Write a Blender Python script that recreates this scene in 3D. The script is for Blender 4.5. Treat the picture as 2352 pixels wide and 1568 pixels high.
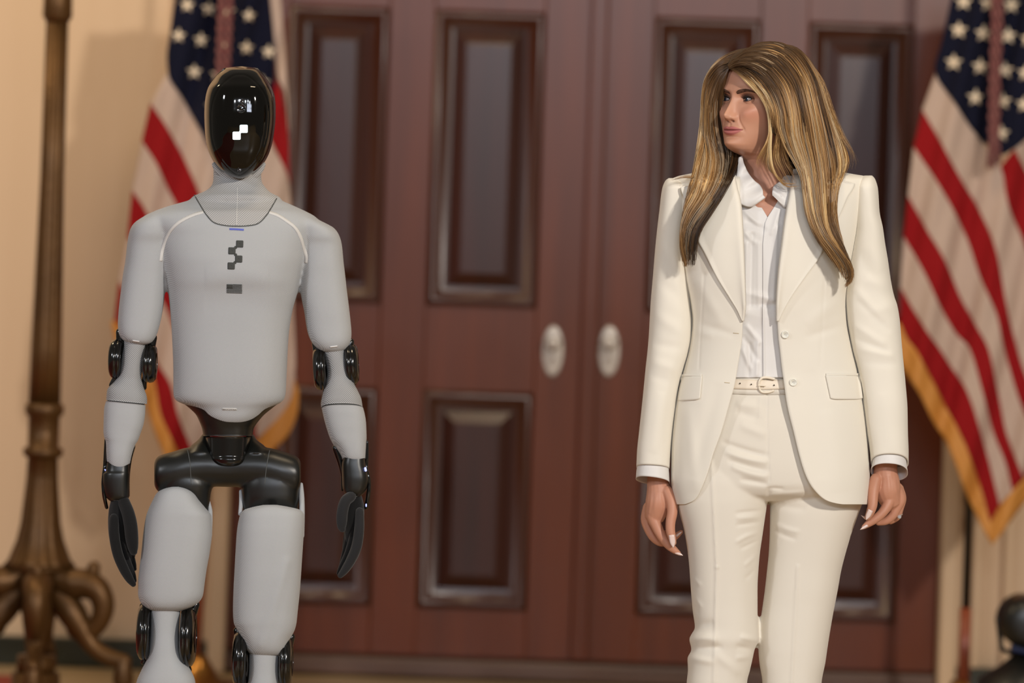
import bpy, math, random
import numpy as np
from mathutils import Vector, Matrix
from mathutils.bvhtree import BVHTree
from math import radians as RAD, sin, cos, pi

random.seed(7); rng = np.random.default_rng(7)
SC = bpy.context.scene
for o in list(bpy.data.objects): bpy.data.objects.remove(o)
COL = SC.collection

# ------------------------------------------------------------------ camera / view
F, CX, HY, CH, ROLL = 8400.0, 1176.0, 534.0, 1.39, RAD(1.9)
CR, SR = cos(ROLL), sin(ROLL)
cam = bpy.data.cameras.new('camera'); camo = bpy.data.objects.new('camera', cam); COL.objects.link(camo)
cam.sensor_width = 36.0; cam.lens = F/2352*36; cam.shift_y = -(784-HY)/2352.0
cam.clip_start = .1; cam.clip_end = 100
M = Matrix(((CR, -SR, 0, 0), (0, 0, -1, 0), (SR, CR, 0, CH), (0, 0, 0, 1)))
camo.matrix_world = M
cam.dof.use_dof = True; cam.dof.focus_distance = 7.92; cam.dof.aperture_fstop = 1.75
SC.camera = camo
SC.view_settings.view_transform = 'Standard'; SC.view_settings.look = 'None'
SC.view_settings.gamma = 1; SC.view_settings.use_curve_mapping = False
SC.view_settings.exposure = 0.0

# ------------------------------------------------------------------ world and lights
w = bpy.data.worlds.new('world'); SC.world = w; w.use_nodes = True
w.node_tree.nodes['Background'].inputs[0].default_value = (1.0, .86, .70, 1)
w.node_tree.nodes['Background'].inputs[1].default_value = 0.15
def area(name, loc, target, power, col, sx, sy=None, spread=180):
    l = bpy.data.lights.new(name, 'AREA'); l.energy = power; l.color = col
    l.shape = 'RECTANGLE'; l.size = sx; l.size_y = sy or sx; l.spread = RAD(spread)
    o = bpy.data.objects.new(name, l); COL.objects.link(o); o.location = loc
    o.rotation_euler = (Vector(target)-Vector(loc)).to_track_quat('-Z', 'Y').to_euler(); return o
area('key_light', (3.9, 1.0, 4.2), (0.0, 8, 1.2), 400, (1.0, .93, .84), .45)
for i in range(5): area('fill_light', (-2.4+.95*i, -2.4, 3.9+.12*(i % 2)), (0, 8, 1.2), 40, (.84, .91, 1.0), .22)
area('side_light', (-5.0, 4.0, 3.4), (0, 8, 1.1), 80, (.92, .95, 1.0), .6)
area('warm_door_fill', (0.3, 7.6, 4.8), (0.0, 11.3, 1.2), 44, (1.0, .78, .52), .9)  # unseen area light added to warm and lift the doors
area('upper_wall_fill', (-2.6, 9.6, 3.9), (-2.2, 11.3, 1.9), 34, (1.0, .78, .48), .5)  # unseen area light added to brighten the upper left wall
area('door_sheen_light', (1.1, -1.5, 3.25), (1.0, 11.3, 2.2), 66, (.78, .84, 1.0), 2.2, .5)  # unseen cool panel added so the upper doors catch a sheen

# ------------------------------------------------------------------ pixel <-> world
def P(x, y, D):
    dx = (x-CX)/F; dy = (HY-y)/F
    return Vector(((dx*CR-dy*SR)*D, D, CH+(dx*SR+dy*CR)*D))
def Pn(a):                                   # a (...,3) px,py,D -> world
    dx = (a[..., 0]-CX)/F; dy = (HY-a[..., 1])/F; D = a[..., 2]
    return np.stack(((dx*CR-dy*SR)*D, D, CH+(dx*SR+dy*CR)*D), -1)
def Qn(v):                                   # world -> px,py,D
    u = v[..., 0]/v[..., 1]; t = (v[..., 2]-CH)/v[..., 1]
    return np.stack((CX+F*(u*CR+t*SR), HY-F*(-u*SR+t*CR), v[..., 1]), -1)

# ------------------------------------------------------------------ object helpers
ORG = {}
def thing(name, loc, label, cat, group=None):
    o = bpy.data.objects.new(name, None); COL.objects.link(o); o.location = loc
    o.empty_display_size = .05
    o['label'] = label; o['category'] = cat
    if group: o['group'] = group
    ORG[o.name] = Vector(loc); return o
def link(name, me, mat, parent=None, label=None, kind=None, solid=None, smooth=True, offset=-1, sub=0, bevel=None):
    if parent is not None:
        me.transform(Matrix.Translation(-ORG[parent.name]))
    o = bpy.data.objects.new(name, me); COL.objects.link(o)
    me.name = name
    if mat is not None and len(me.materials) == 0: me.materials.append(mat)
    if smooth and len(me.polygons): me.polygons.foreach_set('use_smooth', [True]*len(me.polygons))
    if parent is not None:
        o.parent = parent; ORG[o.name] = ORG[parent.name]
    else: ORG[o.name] = Vector((0, 0, 0))
    if label: o['label'] = label
    if kind: o['kind'] = kind
    if bevel:
        m = o.modifiers.new('b', 'BEVEL'); m.width = bevel; m.segments = 2; m.limit_method = 'ANGLE'
    if solid:
        m = o.modifiers.new('s', 'SOLIDIFY'); m.thickness = solid; m.offset = offset
    if sub:
        m = o.modifiers.new('u', 'SUBSURF'); m.levels = sub; m.render_levels = sub
    return o
def mesh(v, f, name='m'):
    me = bpy.data.meshes.new(name)
    me.from_pydata([tuple(map(float, p)) for p in v], [], [tuple(map(int, q)) for q in f]); me.update(); return me
def grid_faces(nr, nc, closed=False):
    f = []
    m = nc if closed else nc-1
    for i in range(nr-1):
        for j in range(m):
            k = (j+1) % nc
            f.append((i*nc+j, i*nc+k, (i+1)*nc+k, (i+1)*nc+j))
    return f
def gmesh(a, closed=False, caps=False):       # a (nr,nc,3) px,py,D
    nr, nc = a.shape[:2]; v = list(Pn(a).reshape(-1, 3)); f = grid_faces(nr, nc, closed)
    f = [q[::-1] for q in f]
    if caps:
        v.append(np.mean(v[:nc], 0)); v.append(np.mean(v[(nr-1)*nc:nr*nc], 0)); a0 = nr*nc
        for j in range(nc):
            k = (j+1) % nc
            f.append((a0, k, j)) ; f.append((a0+1, (nr-1)*nc+j, (nr-1)*nc+k))
    return mesh(v, f)
def pchip(x, y, xi):
    x = np.asarray(x, float); y = np.asarray(y, float); n = len(x)
    h = np.diff(x); d = np.diff(y)/h
    m = np.zeros(n)
    if n > 2:
        for i in range(1, n-1):
            if d[i-1]*d[i] > 0:
                w1 = 2*h[i]+h[i-1]; w2 = h[i]+2*h[i-1]; m[i] = (w1+w2)/(w1/d[i-1]+w2/d[i])
    m[0] = d[0]; m[-1] = d[-1]
    xi = np.clip(xi, x[0], x[-1]); k = np.clip(np.searchsorted(x, xi, side='right')-1, 0, n-2)
    t = (xi-x[k])/h[k]
    return ((2*t**3-3*t**2+1)*y[k]+(t**3-2*t**2+t)*h[k]*m[k]+(-2*t**3+3*t**2)*y[k+1]+(t**3-t**2)*h[k]*m[k+1])
class Rows:                                   # rows: y, xl, xr, dc, hf, hb[, p]
    def __init__(s, rows, p=2.3):
        s.r = np.array([list(r)+[p]*(7-len(r)) for r in rows], float)
    def at(s, y):
        y = np.asarray(y, float)
        return [pchip(s.r[:, 0], s.r[:, k], y) for k in range(1, 7)]
    def front(s, x, y):
        xl, xr, dc, hf, hb, p = s.at(y); c = (xl+xr)/2; h = (xr-xl)/2
        q = np.clip(np.abs((np.asarray(x, float)-c)/h), 0, .999)
        return dc-hf*(1-q**p)**(1/p)
def spow(v, e): return np.sign(v)*np.abs(v)**e
def ringpts(R, y, ang, tilt=0, curve=0):
    """(len(y), len(ang), 3) px,py,depth offset. ang 0 = right, pi/2 = front"""
    xl, xr, dc, hf, hb, p = [k[:, None] for k in R.at(y)]
    a = ang[None, :] if ang.ndim == 1 else ang
    c = (xl+xr)/2; h = (xr-xl)/2
    co = spow(np.cos(a), 2/p); si = spow(np.sin(a), 2/p)
    x = c+h*co; d = dc-np.where(si > 0, hf, hb)*si
    yy = np.repeat(y[:, None], a.shape[1], 1)+(tilt*(x-c)+curve*si)*(((y-y.min())/(np.ptp(y)+1e-6))[:, None]**(3 if np.ptp(y) > 200 else 0))
    return np.stack(np.broadcast_arrays(x, yy, d), -1)
def rowys(R, n, lo=None, hi=None):
    y = R.r[:, 0]; lo = y[0] if lo is None else lo; hi = y[-1] if hi is None else hi
    # keep the given rows and sample evenly by arc of width change
    t = np.linspace(lo, hi, 400); xl, xr = R.at(t)[:2]
    s = np.concatenate(([0], np.cumsum(np.hypot(np.hypot(np.diff(xl), np.diff(xr)), np.diff(t)))))
    return np.interp(np.linspace(0, s[-1], n), s, t)
def loft(rows, D, nu=48, nv=60, p=2.3, caps=True, tilt=0, curve=0):
    R = rows if isinstance(rows, Rows) else Rows(rows, p)
    y = rowys(R, nv); a = ringpts(R, y, np.linspace(0, 2*pi, nu, endpoint=False), tilt, curve)
    a = a.copy(); a[..., 2] += D
    return gmesh(a, True, caps)
def catmull(pts, n):
    pts = np.array(pts, float); k = len(pts)
    s = np.concatenate(([0], np.cumsum(np.linalg.norm(np.diff(pts[:, :2], axis=0), axis=1)+1e-3)))
    t = np.linspace(0, s[-1], n); out = np.zeros((n, pts.shape[1]))
    for c in range(pts.shape[1]):
        m = np.zeros(k)
        m[1:-1] = (pts[2:, c]-pts[:-2, c])/(s[2:]-s[:-2])
        m[0] = (pts[1, c]-pts[0, c])/(s[1]-s[0]); m[-1] = (pts[-1, c]-pts[-2, c])/(s[-1]-s[-2])
        i = np.clip(np.searchsorted(s, t, side='right')-1, 0, k-2); h = s[i+1]-s[i]; q = (t-s[i])/h
        out[:, c] = ((2*q**3-3*q**2+1)*pts[i, c]+(q**3-2*q**2+q)*h*m[i]+(-2*q**3+3*q**2)*pts[i+1, c]+(q**3-q**2)*h*m[i+1])
    return out
FC3 = grid_faces(60, 3, True)
def tube_w(path, rad, n=12, squash=1.0, ends=True):
    """path (k,3) world, rad (k,) -> verts, faces; round ends"""
    path = np.array(path, float); rad = np.array(rad, float)
    if ends:
        d0 = path[0]-path[1]; d0 /= np.linalg.norm(d0)+1e-12; d1 = path[-1]-path[-2]; d1 /= np.linalg.norm(d1)+1e-12
        A = [path[0]+d0*rad[0]*sin(a) for a in (1.45, 1.1, .6)]; Ar = [rad[0]*cos(a) for a in (1.45, 1.1, .6)]
        B = [path[-1]+d1*rad[-1]*sin(a) for a in (.6, 1.1, 1.45)]; Br = [rad[-1]*cos(a) for a in (.6, 1.1, 1.45)]
        path = np.vstack((A, path, B)); rad = np.concatenate((Ar, rad, Br))
    k = len(path); T = np.gradient(path, axis=0); T /= np.linalg.norm(T, axis=1)[:, None]+1e-12
    if n == 3:                                 # hair strands: fixed reference, all rings at once
        b1 = np.cross(T, np.array([.1, 1.0, .05])); b1 /= np.linalg.norm(b1, axis=1)[:, None]+1e-12; b2 = np.cross(T, b1)
        a = np.array([0, 2*pi/3, 4*pi/3]); v = path[:, None]+rad[:, None, None]*(np.cos(a)[None, :, None]*b1[:, None]+np.sin(a)[None, :, None]*b2[:, None])
        return v.reshape(-1, 3), FC3[:(k-1)*3]
    N = np.zeros_like(path); ref = np.array([0, 1.0, 0])
    if abs(T[0] @ ref) > .9: ref = np.array([1.0, 0, 0])
    nn = ref
    v = []
    for i in range(k):
        nn = nn-T[i]*(nn @ T[i]); nn /= np.linalg.norm(nn)+1e-12; bb = np.cross(T[i], nn)
        for j in range(n):
            a = 2*pi*j/n; v.append(path[i]+rad[i]*(cos(a)*nn*squash+sin(a)*bb))
    f = grid_faces(k, n, True)
    c0 = len(v); v.append(path[0]); v.append(path[-1])
    for j in range(n):
        f.append((c0, (j+1) % n, j)); f.append((c0+1, (k-1)*n+j, (k-1)*n+(j+1) % n))
    return v, f
def ptube(pts, D, n=14, k=24, squash=1.0):    # pts (px,py,ddepth,radius_px)
    c = catmull(pts, k); w_ = Pn(np.stack((c[:, 0], c[:, 1], c[:, 2]+D), -1))
    return tube_w(w_, c[:, 3]*D/F, n, squash)
class MB:
    def __init__(s): s.v = []; s.f = []
    def add(s, vf):
        b = len(s.v); s.v += [tuple(p) for p in vf[0]]; s.f += [tuple(i+b for i in q) for q in vf[1]]; return s
    def me(s): return mesh(s.v, s.f)
    def box(s, lo, hi):
        (a, b, c), (d, e, f_) = lo, hi
        return s.add(([(a, b, c), (d, b, c), (d, e, c), (a, e, c), (a, b, f_), (d, b, f_), (d, e, f_), (a, e, f_)],
                      [(3, 2, 1, 0), (4, 5, 6, 7), (0, 1, 5, 4), (1, 2, 6, 5), (2, 3, 7, 6), (3, 0, 4, 7)]))
    def mesh_in(s, me):
        return s.add(([tuple(p.co) for p in me.vertices], [tuple(q.vertices) for q in me.polygons]))
def lathe(cx, cy, prof, n=32, axis='z'):
    v = []
    for (r, h) in prof:
        for j in range(n):
            a = 2*pi*j/n
            if axis == 'z': v.append((cx+r*cos(a), cy+r*sin(a), h))
    f = grid_faces(len(prof), n, True); c = len(v)
    v.append((cx, cy, prof[0][1])); v.append((cx, cy, prof[-1][1]))
    for j in range(n):
        f.append((c, (j+1) % n, j)); f.append((c+1, (len(prof)-1)*n+j, (len(prof)-1)*n+(j+1) % n))
    return v, f
def xlathe(c, prof, n=40, k=1.0):             # axis along X; prof (x offset, r) in metres; c world centre
    v = [(c[0]+x, c[1]+r*cos(2*pi*j/n), c[2]+r*k*sin(2*pi*j/n)) for (x, r) in prof for j in range(n)]
    f = grid_faces(len(prof), n, True); q = len(v)
    v.append((c[0]+prof[0][0], c[1], c[2])); v.append((c[0]+prof[-1][0], c[1], c[2]))
    for j in range(n):
        f.append((q, j, (j+1) % n)); f.append((q+1, (len(prof)-1)*n+(j+1) % n, (len(prof)-1)*n+j))
    return v, f
def union(meshes, voxel=.003, smooth=6):
    mb = MB()
    for m in meshes: mb.mesh_in(m)
    me = mb.me(); o = bpy.data.objects.new('tmp', me); COL.objects.link(o)
    m = o.modifiers.new('r', 'REMESH'); m.mode = 'VOXEL'; m.voxel_size = voxel; m.use_smooth_shade = True
    if smooth:
        m = o.modifiers.new('s', 'SMOOTH'); m.iterations = smooth; m.factor = .5
    dg = bpy.context.evaluated_depsgraph_get(); dg.update()
    r = bpy.data.meshes.new_from_object(o.evaluated_get(dg))
    bpy.data.objects.remove(o); bpy.data.meshes.remove(me); return r
def getv(me):
    a = np.empty(len(me.vertices)*3); me.vertices.foreach_get('co', a); return a.reshape(-1, 3)
def setv(me, v): me.vertices.foreach_set('co', v.astype(float).ravel()); me.update()
def seg_dist(px, py, x1, y1, x2, y2):
    dx, dy = x2-x1, y2-y1; t = np.clip(((px-x1)*dx+(py-y1)*dy)/(dx*dx+dy*dy), 0, 1)
    return np.hypot(px-x1-t*dx, py-y1-t*dy), t
def relief(me, folds):
    """folds: (x1,y1,x2,y2,width_px,amp_m[,bow]) - ridges (+) or creases (-) on camera-facing cloth; tapered at the ends"""
    v = getv(me); q = Qn(v)
    n = np.empty(len(v)*3); me.vertices.foreach_get('normal', n); n = n.reshape(-1, 3)
    if ((v-v.mean(0))*n).sum() < 0: me.flip_normals(); n = -n
    wgt = np.clip(-n[:, 1]*1.3, 0, 1); d = np.zeros(len(v))
    for fo in folds:
        x1, y1, x2, y2, wd, am = fo[:6]; bow = fo[6] if len(fo) > 6 else 0
        L = math.hypot(x2-x1, y2-y1)+1e-6; nx, ny = -(y2-y1)/L, (x2-x1)/L
        _, t = seg_dist(q[:, 0], q[:, 1], x1, y1, x2, y2); b = bow*4*t*(1-t)
        ds, t = seg_dist(q[:, 0]-nx*b, q[:, 1]-ny*b, x1, y1, x2, y2)
        tp = 1.0 if (len(fo) > 7) else np.clip(4*t*(1-t), 0, 1)**.5*.9+.1
        d += am*tp*np.exp(-(ds/wd)**2)
    v[:, 1] -= d*wgt; setv(me, v); return me
def bvh_of(*meshes):
    V = []; Fs = []
    for me in meshes:
        b = len(V); V += [tuple(p.co) for p in me.vertices]; Fs += [tuple(i+b for i in q.vertices) for q in me.polygons]
    return BVHTree.FromPolygons(V, Fs)
CAMP = Vector((0, 0, CH))
def hit(b, x, y, default=None):
    d = (P(x, y, 1.0)-CAMP).normalized(); r = b.ray_cast(CAMP, d, 40)
    return r[0].y if r[0] is not None else default
def drape(pts, b, off, closed=False):
    """pts (nr,nc,2) px grid -> px,py,D on surface, off metres towards the camera; misses filled from neighbours"""
    nr, nc = pts.shape[:2]; out = np.zeros((nr, nc, 3)); out[..., :2] = pts; bad = []
    for i in range(nr):
        for j in range(nc):
            D = hit(b, *pts[i, j])
            out[i, j, 2] = np.nan if D is None else D-off
    for _ in range(40):
        m = np.isnan(out[..., 2])
        if not m.any(): break
        pad = np.pad(out[..., 2], 1, constant_values=np.nan)
        nb = np.stack([pad[:-2, 1:-1], pad[2:, 1:-1], pad[1:-1, :-2], pad[1:-1, 2:]])
        c = (~np.isnan(nb)).sum(0); s = np.nansum(nb, 0)
        fill = m & (c > 0); out[..., 2][fill] = s[fill]/c[fill]
    return out
def ribbon(line, width, b, off, n=40, nc=3, smooth=True, wf=None):
    c = catmull([(p[0], p[1]) for p in line], n) if smooth else np.array(line, float)
    t = np.gradient(c, axis=0); L = np.hypot(t[:, 0], t[:, 1]); nx, ny = -t[:, 1]/L, t[:, 0]/L
    s = np.linspace(-.5, .5, nc); wd = np.full(len(c), float(width)) if wf is None else width*wf(np.linspace(0, 1, len(c)))
    g = np.stack((c[:, 0][:, None]+nx[:, None]*s*wd[:, None], c[:, 1][:, None]+ny[:, None]*s*wd[:, None]), -1)
    return drape(g, b, off)
def blob(cx, cy, wx, wy, p=5, n=32, rings=4, rot=0):
    a = np.linspace(0, 2*pi, n, endpoint=False); x = wx/2*spow(np.cos(a), 2/p); y = wy/2*spow(np.sin(a), 2/p)
    r = np.linspace(.001, 1, rings)[:, None]; cr, sr = cos(rot), sin(rot)
    X = x[None]*r; Y = y[None]*r
    return np.stack((cx+X*cr-Y*sr, cy+X*sr+Y*cr), -1)
def blobmesh(cx, cy, wx, wy, b, off, p=5, rot=0, n=32):
    g = drape(blob(cx, cy, wx, wy, p, n, 4, rot), b, off); return gmesh(g, True)
def between(la, lb, n, m):                   # grid between two polylines
    a = catmull(la, n); b = catmull(lb, n); t = np.linspace(0, 1, m)[None, :, None]
    return a[:, None, :]*(1-t)+b[:, None, :]*t

# ------------------------------------------------------------------ materials
def srgb(r, g, b):
    f = lambda c: ((c/255)/12.92 if c/255 <= .04045 else ((c/255+.055)/1.055)**2.4)
    return (f(r), f(g), f(b), 1)
def mat(name, col, rough=.5, metal=0, spec=.5, coat=0, coat_rough=.1, emit=None, es=1, sheen=0, sss=0, bump=None, var=None, trans=0):
    m = bpy.data.materials.new(name); m.use_nodes = True; nt = m.node_tree; b = nt.nodes['Principled BSDF']
    b.inputs['Base Color'].default_value = col; b.inputs['Roughness'].default_value = rough
    b.inputs['Metallic'].default_value = metal; b.inputs['Specular IOR Level'].default_value = spec
    b.inputs['Coat Weight'].default_value = coat; b.inputs['Coat Roughness'].default_value = coat_rough
    if sheen: b.inputs['Sheen Weight'].default_value = sheen
    if sss:
        b.inputs['Subsurface Weight'].default_value = sss; b.inputs['Subsurface Radius'].default_value = (.012, .005, .003)
        b.inputs['Subsurface Scale'].default_value = .5
    if emit: b.inputs['Emission Color'].default_value = emit; b.inputs['Emission Strength'].default_value = es
    tc = nt.nodes.new('ShaderNodeTexCoord')
    if var:                                    # (scale vec, amount, col2)
        mp = nt.nodes.new('ShaderNodeMapping'); mp.inputs['Scale'].default_value = var[0]
        nz = nt.nodes.new('ShaderNodeTexNoise'); nz.inputs['Scale'].default_value = 1; nz.inputs['Detail'].default_value = 6
        mx = nt.nodes.new('ShaderNodeMix'); mx.data_type = 'RGBA'; mr = nt.nodes.new('ShaderNodeMapRange')
        mr.inputs[1].default_value = .3; mr.inputs[2].default_value = .7; mr.inputs[4].default_value = var[1]
        nt.links.new(tc.outputs['Object'], mp.inputs[0]); nt.links.new(mp.outputs[0], nz.inputs['Vector'])
        nt.links.new(nz.outputs['Fac'], mr.inputs[0]); nt.links.new(mr.outputs[0], mx.inputs[0])
        mx.inputs[6].default_value = col; mx.inputs[7].default_value = var[2]
        nt.links.new(mx.outputs[2], b.inputs['Base Color'])
    if bump:                                   # (scale, strength, distance)
        nz = nt.nodes.new('ShaderNodeTexNoise'); nz.inputs['Detail'].default_value = 4
        mp = nt.nodes.new('ShaderNodeMapping'); s = bump[0]
        mp.inputs['Scale'].default_value = s if isinstance(s, tuple) else (s, s, s); nz.inputs['Scale'].default_value = 1
        bp = nt.nodes.new('ShaderNodeBump'); bp.inputs['Strength'].default_value = bump[1]; bp.inputs['Distance'].default_value = bump[2]
        nt.links.new(tc.outputs['Object'], mp.inputs[0]); nt.links.new(mp.outputs[0], nz.inputs['Vector'])
        nt.links.new(nz.outputs['Fac'], bp.inputs['Height']); nt.links.new(bp.outputs[0], b.inputs['Normal'])
    return m
def knit(name, c1, c2, pitch, rough=.85, dist=.0006, vert=1.0):
    m = mat(name, c1, rough, sheen=.15, spec=.25); nt = m.node_tree; b = nt.nodes['Principled BSDF']
    tc = nt.nodes.new('ShaderNodeTexCoord'); k = 2*pi/pitch
    def dot(vec):
        d = nt.nodes.new('ShaderNodeVectorMath'); d.operation = 'DOT_PRODUCT'; d.inputs[1].default_value = vec
        nt.links.new(tc.outputs['Object'], d.inputs[0]); s = nt.nodes.new('ShaderNodeMath'); s.operation = 'SINE'
        nt.links.new(d.outputs['Value'], s.inputs[0]); return s
    a = dot((k, .3*k, 0)); c = dot((0, .25*k, k*vert))
    mu = nt.nodes.new('ShaderNodeMath'); mu.operation = 'MULTIPLY'
    nt.links.new(a.outputs[0], mu.inputs[0]); nt.links.new(c.outputs[0], mu.inputs[1])
    mr = nt.nodes.new('ShaderNodeMapRange'); mr.inputs[1].default_value = -.5; mr.inputs[2].default_value = .6
    nt.links.new(mu.outputs[0], mr.inputs[0])
    mx = nt.nodes.new('ShaderNodeMix'); mx.data_type = 'RGBA'; mx.inputs[6].default_value = c2; mx.inputs[7].default_value = c1
    nt.links.new(mr.outputs[0], mx.inputs[0]); nt.links.new(mx.outputs[2], b.inputs['Base Color'])
    bp = nt.nodes.new('ShaderNodeBump'); bp.inputs['Strength'].default_value = .5; bp.inputs['Distance'].default_value = dist
    nt.links.new(mr.outputs[0], bp.inputs['Height']); nt.links.new(bp.outputs[0], b.inputs['Normal'])
    return m
def vcol(name, rough, attr='Col', **k):
    m = mat(name, (1, 1, 1, 1), rough, **k); nt = m.node_tree; a = nt.nodes.new('ShaderNodeVertexColor'); a.layer_name = attr
    nt.links.new(a.outputs[0], nt.nodes['Principled BSDF'].inputs['Base Color']); return m

M_wall = mat('cream_wall', srgb(214, 184, 150), .75, var=((.9, .9, .5), .5, srgb(202, 172, 140)))
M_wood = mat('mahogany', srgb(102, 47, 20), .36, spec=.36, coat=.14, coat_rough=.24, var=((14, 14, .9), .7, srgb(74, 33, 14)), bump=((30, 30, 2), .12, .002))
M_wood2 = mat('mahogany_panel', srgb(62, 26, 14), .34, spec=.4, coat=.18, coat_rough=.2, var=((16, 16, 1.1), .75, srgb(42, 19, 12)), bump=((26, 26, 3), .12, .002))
M_mould = mat('mahogany_moulding', srgb(68, 34, 20), .34, spec=.45, coat=.2, coat_rough=.2)
M_marble = mat('green_marble', srgb(44, 46, 32), .3, var=((6, 6, 6), .7, srgb(24, 28, 20)))
M_floor = mat('floor_stone', srgb(176, 150, 112), .35, var=((3, 3, 3), .5, srgb(150, 124, 92)))
M_carpet = mat('red_carpet', srgb(150, 62, 46), .95, bump=(900, .5, .002))
M_gilt = mat('aged_gilt', srgb(104, 72, 36), .42, metal=.55, var=((7, 7, 7), .8, srgb(74, 50, 24)), bump=(40, .3, .004))
M_silver = mat('silver_plate', srgb(196, 186, 176), .35, metal=.35, bump=(120, .4, .002))
M_white_s = mat('flag_white', srgb(190, 166, 150), .9, spec=.2, bump=(300, .1, .001))
M_red_s = mat('flag_red', srgb(142, 18, 22), .9, spec=.2)
M_blue_s = mat('flag_blue', srgb(15, 17, 36), .9, spec=.2)
M_star = mat('star_white', srgb(226, 206, 178), .8)
M_fringe = mat('gold_fringe', srgb(200, 134, 56), .6, bump=((120, 120, 4), .8, .004))
M_cord = mat('red_cord', srgb(104, 34, 40), .7, var=((200, 200, 60), .7, srgb(150, 110, 100)))
M_pole = mat('varnished_pole', srgb(140, 66, 38), .35)
M_black = mat('satin_black', srgb(19, 20, 18), .36, spec=.6, bump=(1400, .15, .0004))
M_gloss = mat('gloss_black', srgb(10, 10, 9), .16, spec=.6, coat=.3, coat_rough=.06)
M_visor = mat('visor_glass', (.0014, .0013, .0010, 1), .05, spec=.5, coat=0)
M_rim = mat('visor_rim', srgb(26, 20, 12), .18, spec=.7)
M_glove = mat('black_glove', srgb(19, 19, 20), .92, spec=.25, sheen=.2, bump=(500, .5, .0007))
M_glove2 = mat('grey_glove', srgb(36, 36, 38), .92, spec=.25, sheen=.2, bump=(500, .5, .0007))
M_lens = mat('camera_lens', (.001, .001, .002, 1), .05, spec=1)
M_ringm = mat('lens_ring', srgb(70, 70, 72), .15, metal=1)
M_logo_on = mat('lit_square', (.6, .9, 1, 1), .5, emit=(.86, 1.0, 1.0, 1), es=1.6)
M_logo = mat('printed_grey', srgb(66, 68, 66), .85)
M_seam = mat('seam_pale', srgb(212, 210, 206), .8)
M_gap = mat('seam_dark', srgb(84, 86, 84), .8)
M_blue = mat('printed_blue', srgb(96, 108, 200), .7)
M_tag = mat('white_tag', srgb(240, 240, 240), .6)
M_led = mat('blue_led', (.3, .35, 1, 1), .4, emit=(.45, .5, 1, 1), es=1.2)
KN = knit('knit_fabric', srgb(197, 199, 201), srgb(157, 159, 161), .0034, dist=.0003)
KN2 = knit('coarse_knit', srgb(200, 199, 198), srgb(142, 141, 140), .0052)
KN3 = knit('open_knit', srgb(186, 186, 186), srgb(130, 131, 132), .0046)
M_skin = vcol('skin', .48, spec=.4, sss=.12, bump=(400, .08, .0006))
M_jacket = mat('cream_wool', srgb(236, 230, 217), .82, spec=.25, sheen=.25, bump=(1600, .25, .0004))
M_pants = mat('cream_wool_trouser', srgb(230, 223, 210), .82, spec=.25, sheen=.25, bump=(1600, .25, .0004))
M_silk = mat('white_silk', srgb(228, 225, 222), .5, spec=.35, sheen=.2, bump=((60, 60, 20), .15, .003))
M_belt = mat('cream_leather', srgb(236, 222, 202), .45)
M_buckle = mat('enamel_buckle', srgb(240, 228, 208), .25, spec=.6)
M_button = mat('pale_button', srgb(238, 236, 224), .25, spec=.6)
M_dark = mat('dark_hole', srgb(60, 48, 34), .8)
M_nail = mat('pale_nail', srgb(232, 208, 200), .12, spec=.7, coat=.5)
M_eye = mat('eye_white', srgb(160, 150, 148), .2, spec=.5)  # greyed evenly, shading of the eyeball put into the base colour
M_iris = mat('iris', srgb(46, 58, 76), .1, spec=.8, coat=1)
M_pupil = mat('pupil', (.002, .002, .002, 1), .05, spec=.8)
M_lash = mat('lash', srgb(24, 16, 12), .7)
M_brow = mat('brow', srgb(98, 66, 48), .9, bump=(2500, .8, .0005))
M_diamond = mat('diamond', srgb(240, 240, 245), .05, metal=.6)
M_hair = vcol('hair', .38, spec=.45); M_hairbase = mat('hair_base', srgb(70, 50, 30), .7)

# ================================================================== THE SETTING
DW = 11.35
def wz(x, y, D=DW): p = P(x, y, D); return p.x, p.z
FLOOR_Z = 0.0
# wall either side of the doorway
xl_door = wz(527, 1250)[0]; xr_door = wz(2166, 1050)[0]; xc = wz(1368, 350)[0]
WT = 4.2
mb = MB(); mb.box((-4.6, DW+.02, 0), (xl_door, DW+.30, WT)); link('wall_left', mb.me(), M_wall, kind='structure', smooth=False)
mb = MB(); mb.box((xr_door, DW+.02, 0), (4.6, DW+.30, WT)); link('wall_right', mb.me(), M_wall, kind='structure', smooth=False)
mb = MB(); mb.box((xl_door, DW+.02, 3.35), (xr_door, DW+.30, WT)); link('wall_above_door', mb.me(), M_wall, kind='structure', smooth=False)
mb = MB(); mb.box((-4.6, -.5, -.12), (4.6, DW+.3, 0)); link('floor', mb.me(), M_floor, kind='structure', smooth=False)
mb = MB(); mb.box((-4.5, 1.0, .0), (wz(96, 1560, 10.98)[0], 10.98, .012)); car = link('carpet', mb.me(), M_carpet, smooth=False)
car['label'] = 'red carpet edge on the floor in front of the gilt candelabrum'; car['category'] = 'carpet'
# baseboards of dark marble
zb = wz(2230, 1532)[1]
mb = MB(); mb.box((xr_door+.055, DW-.03, 0), (4.6, DW+.02, zb)); link('baseboard_right', mb.me(), M_marble, kind='structure', smooth=False, bevel=.006)
mb = MB(); mb.box((-4.6, DW-.03, 0), (xl_door-.055, DW+.02, zb)); link('baseboard_left', mb.me(), M_marble, kind='structure', smooth=False, bevel=.006)
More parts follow.
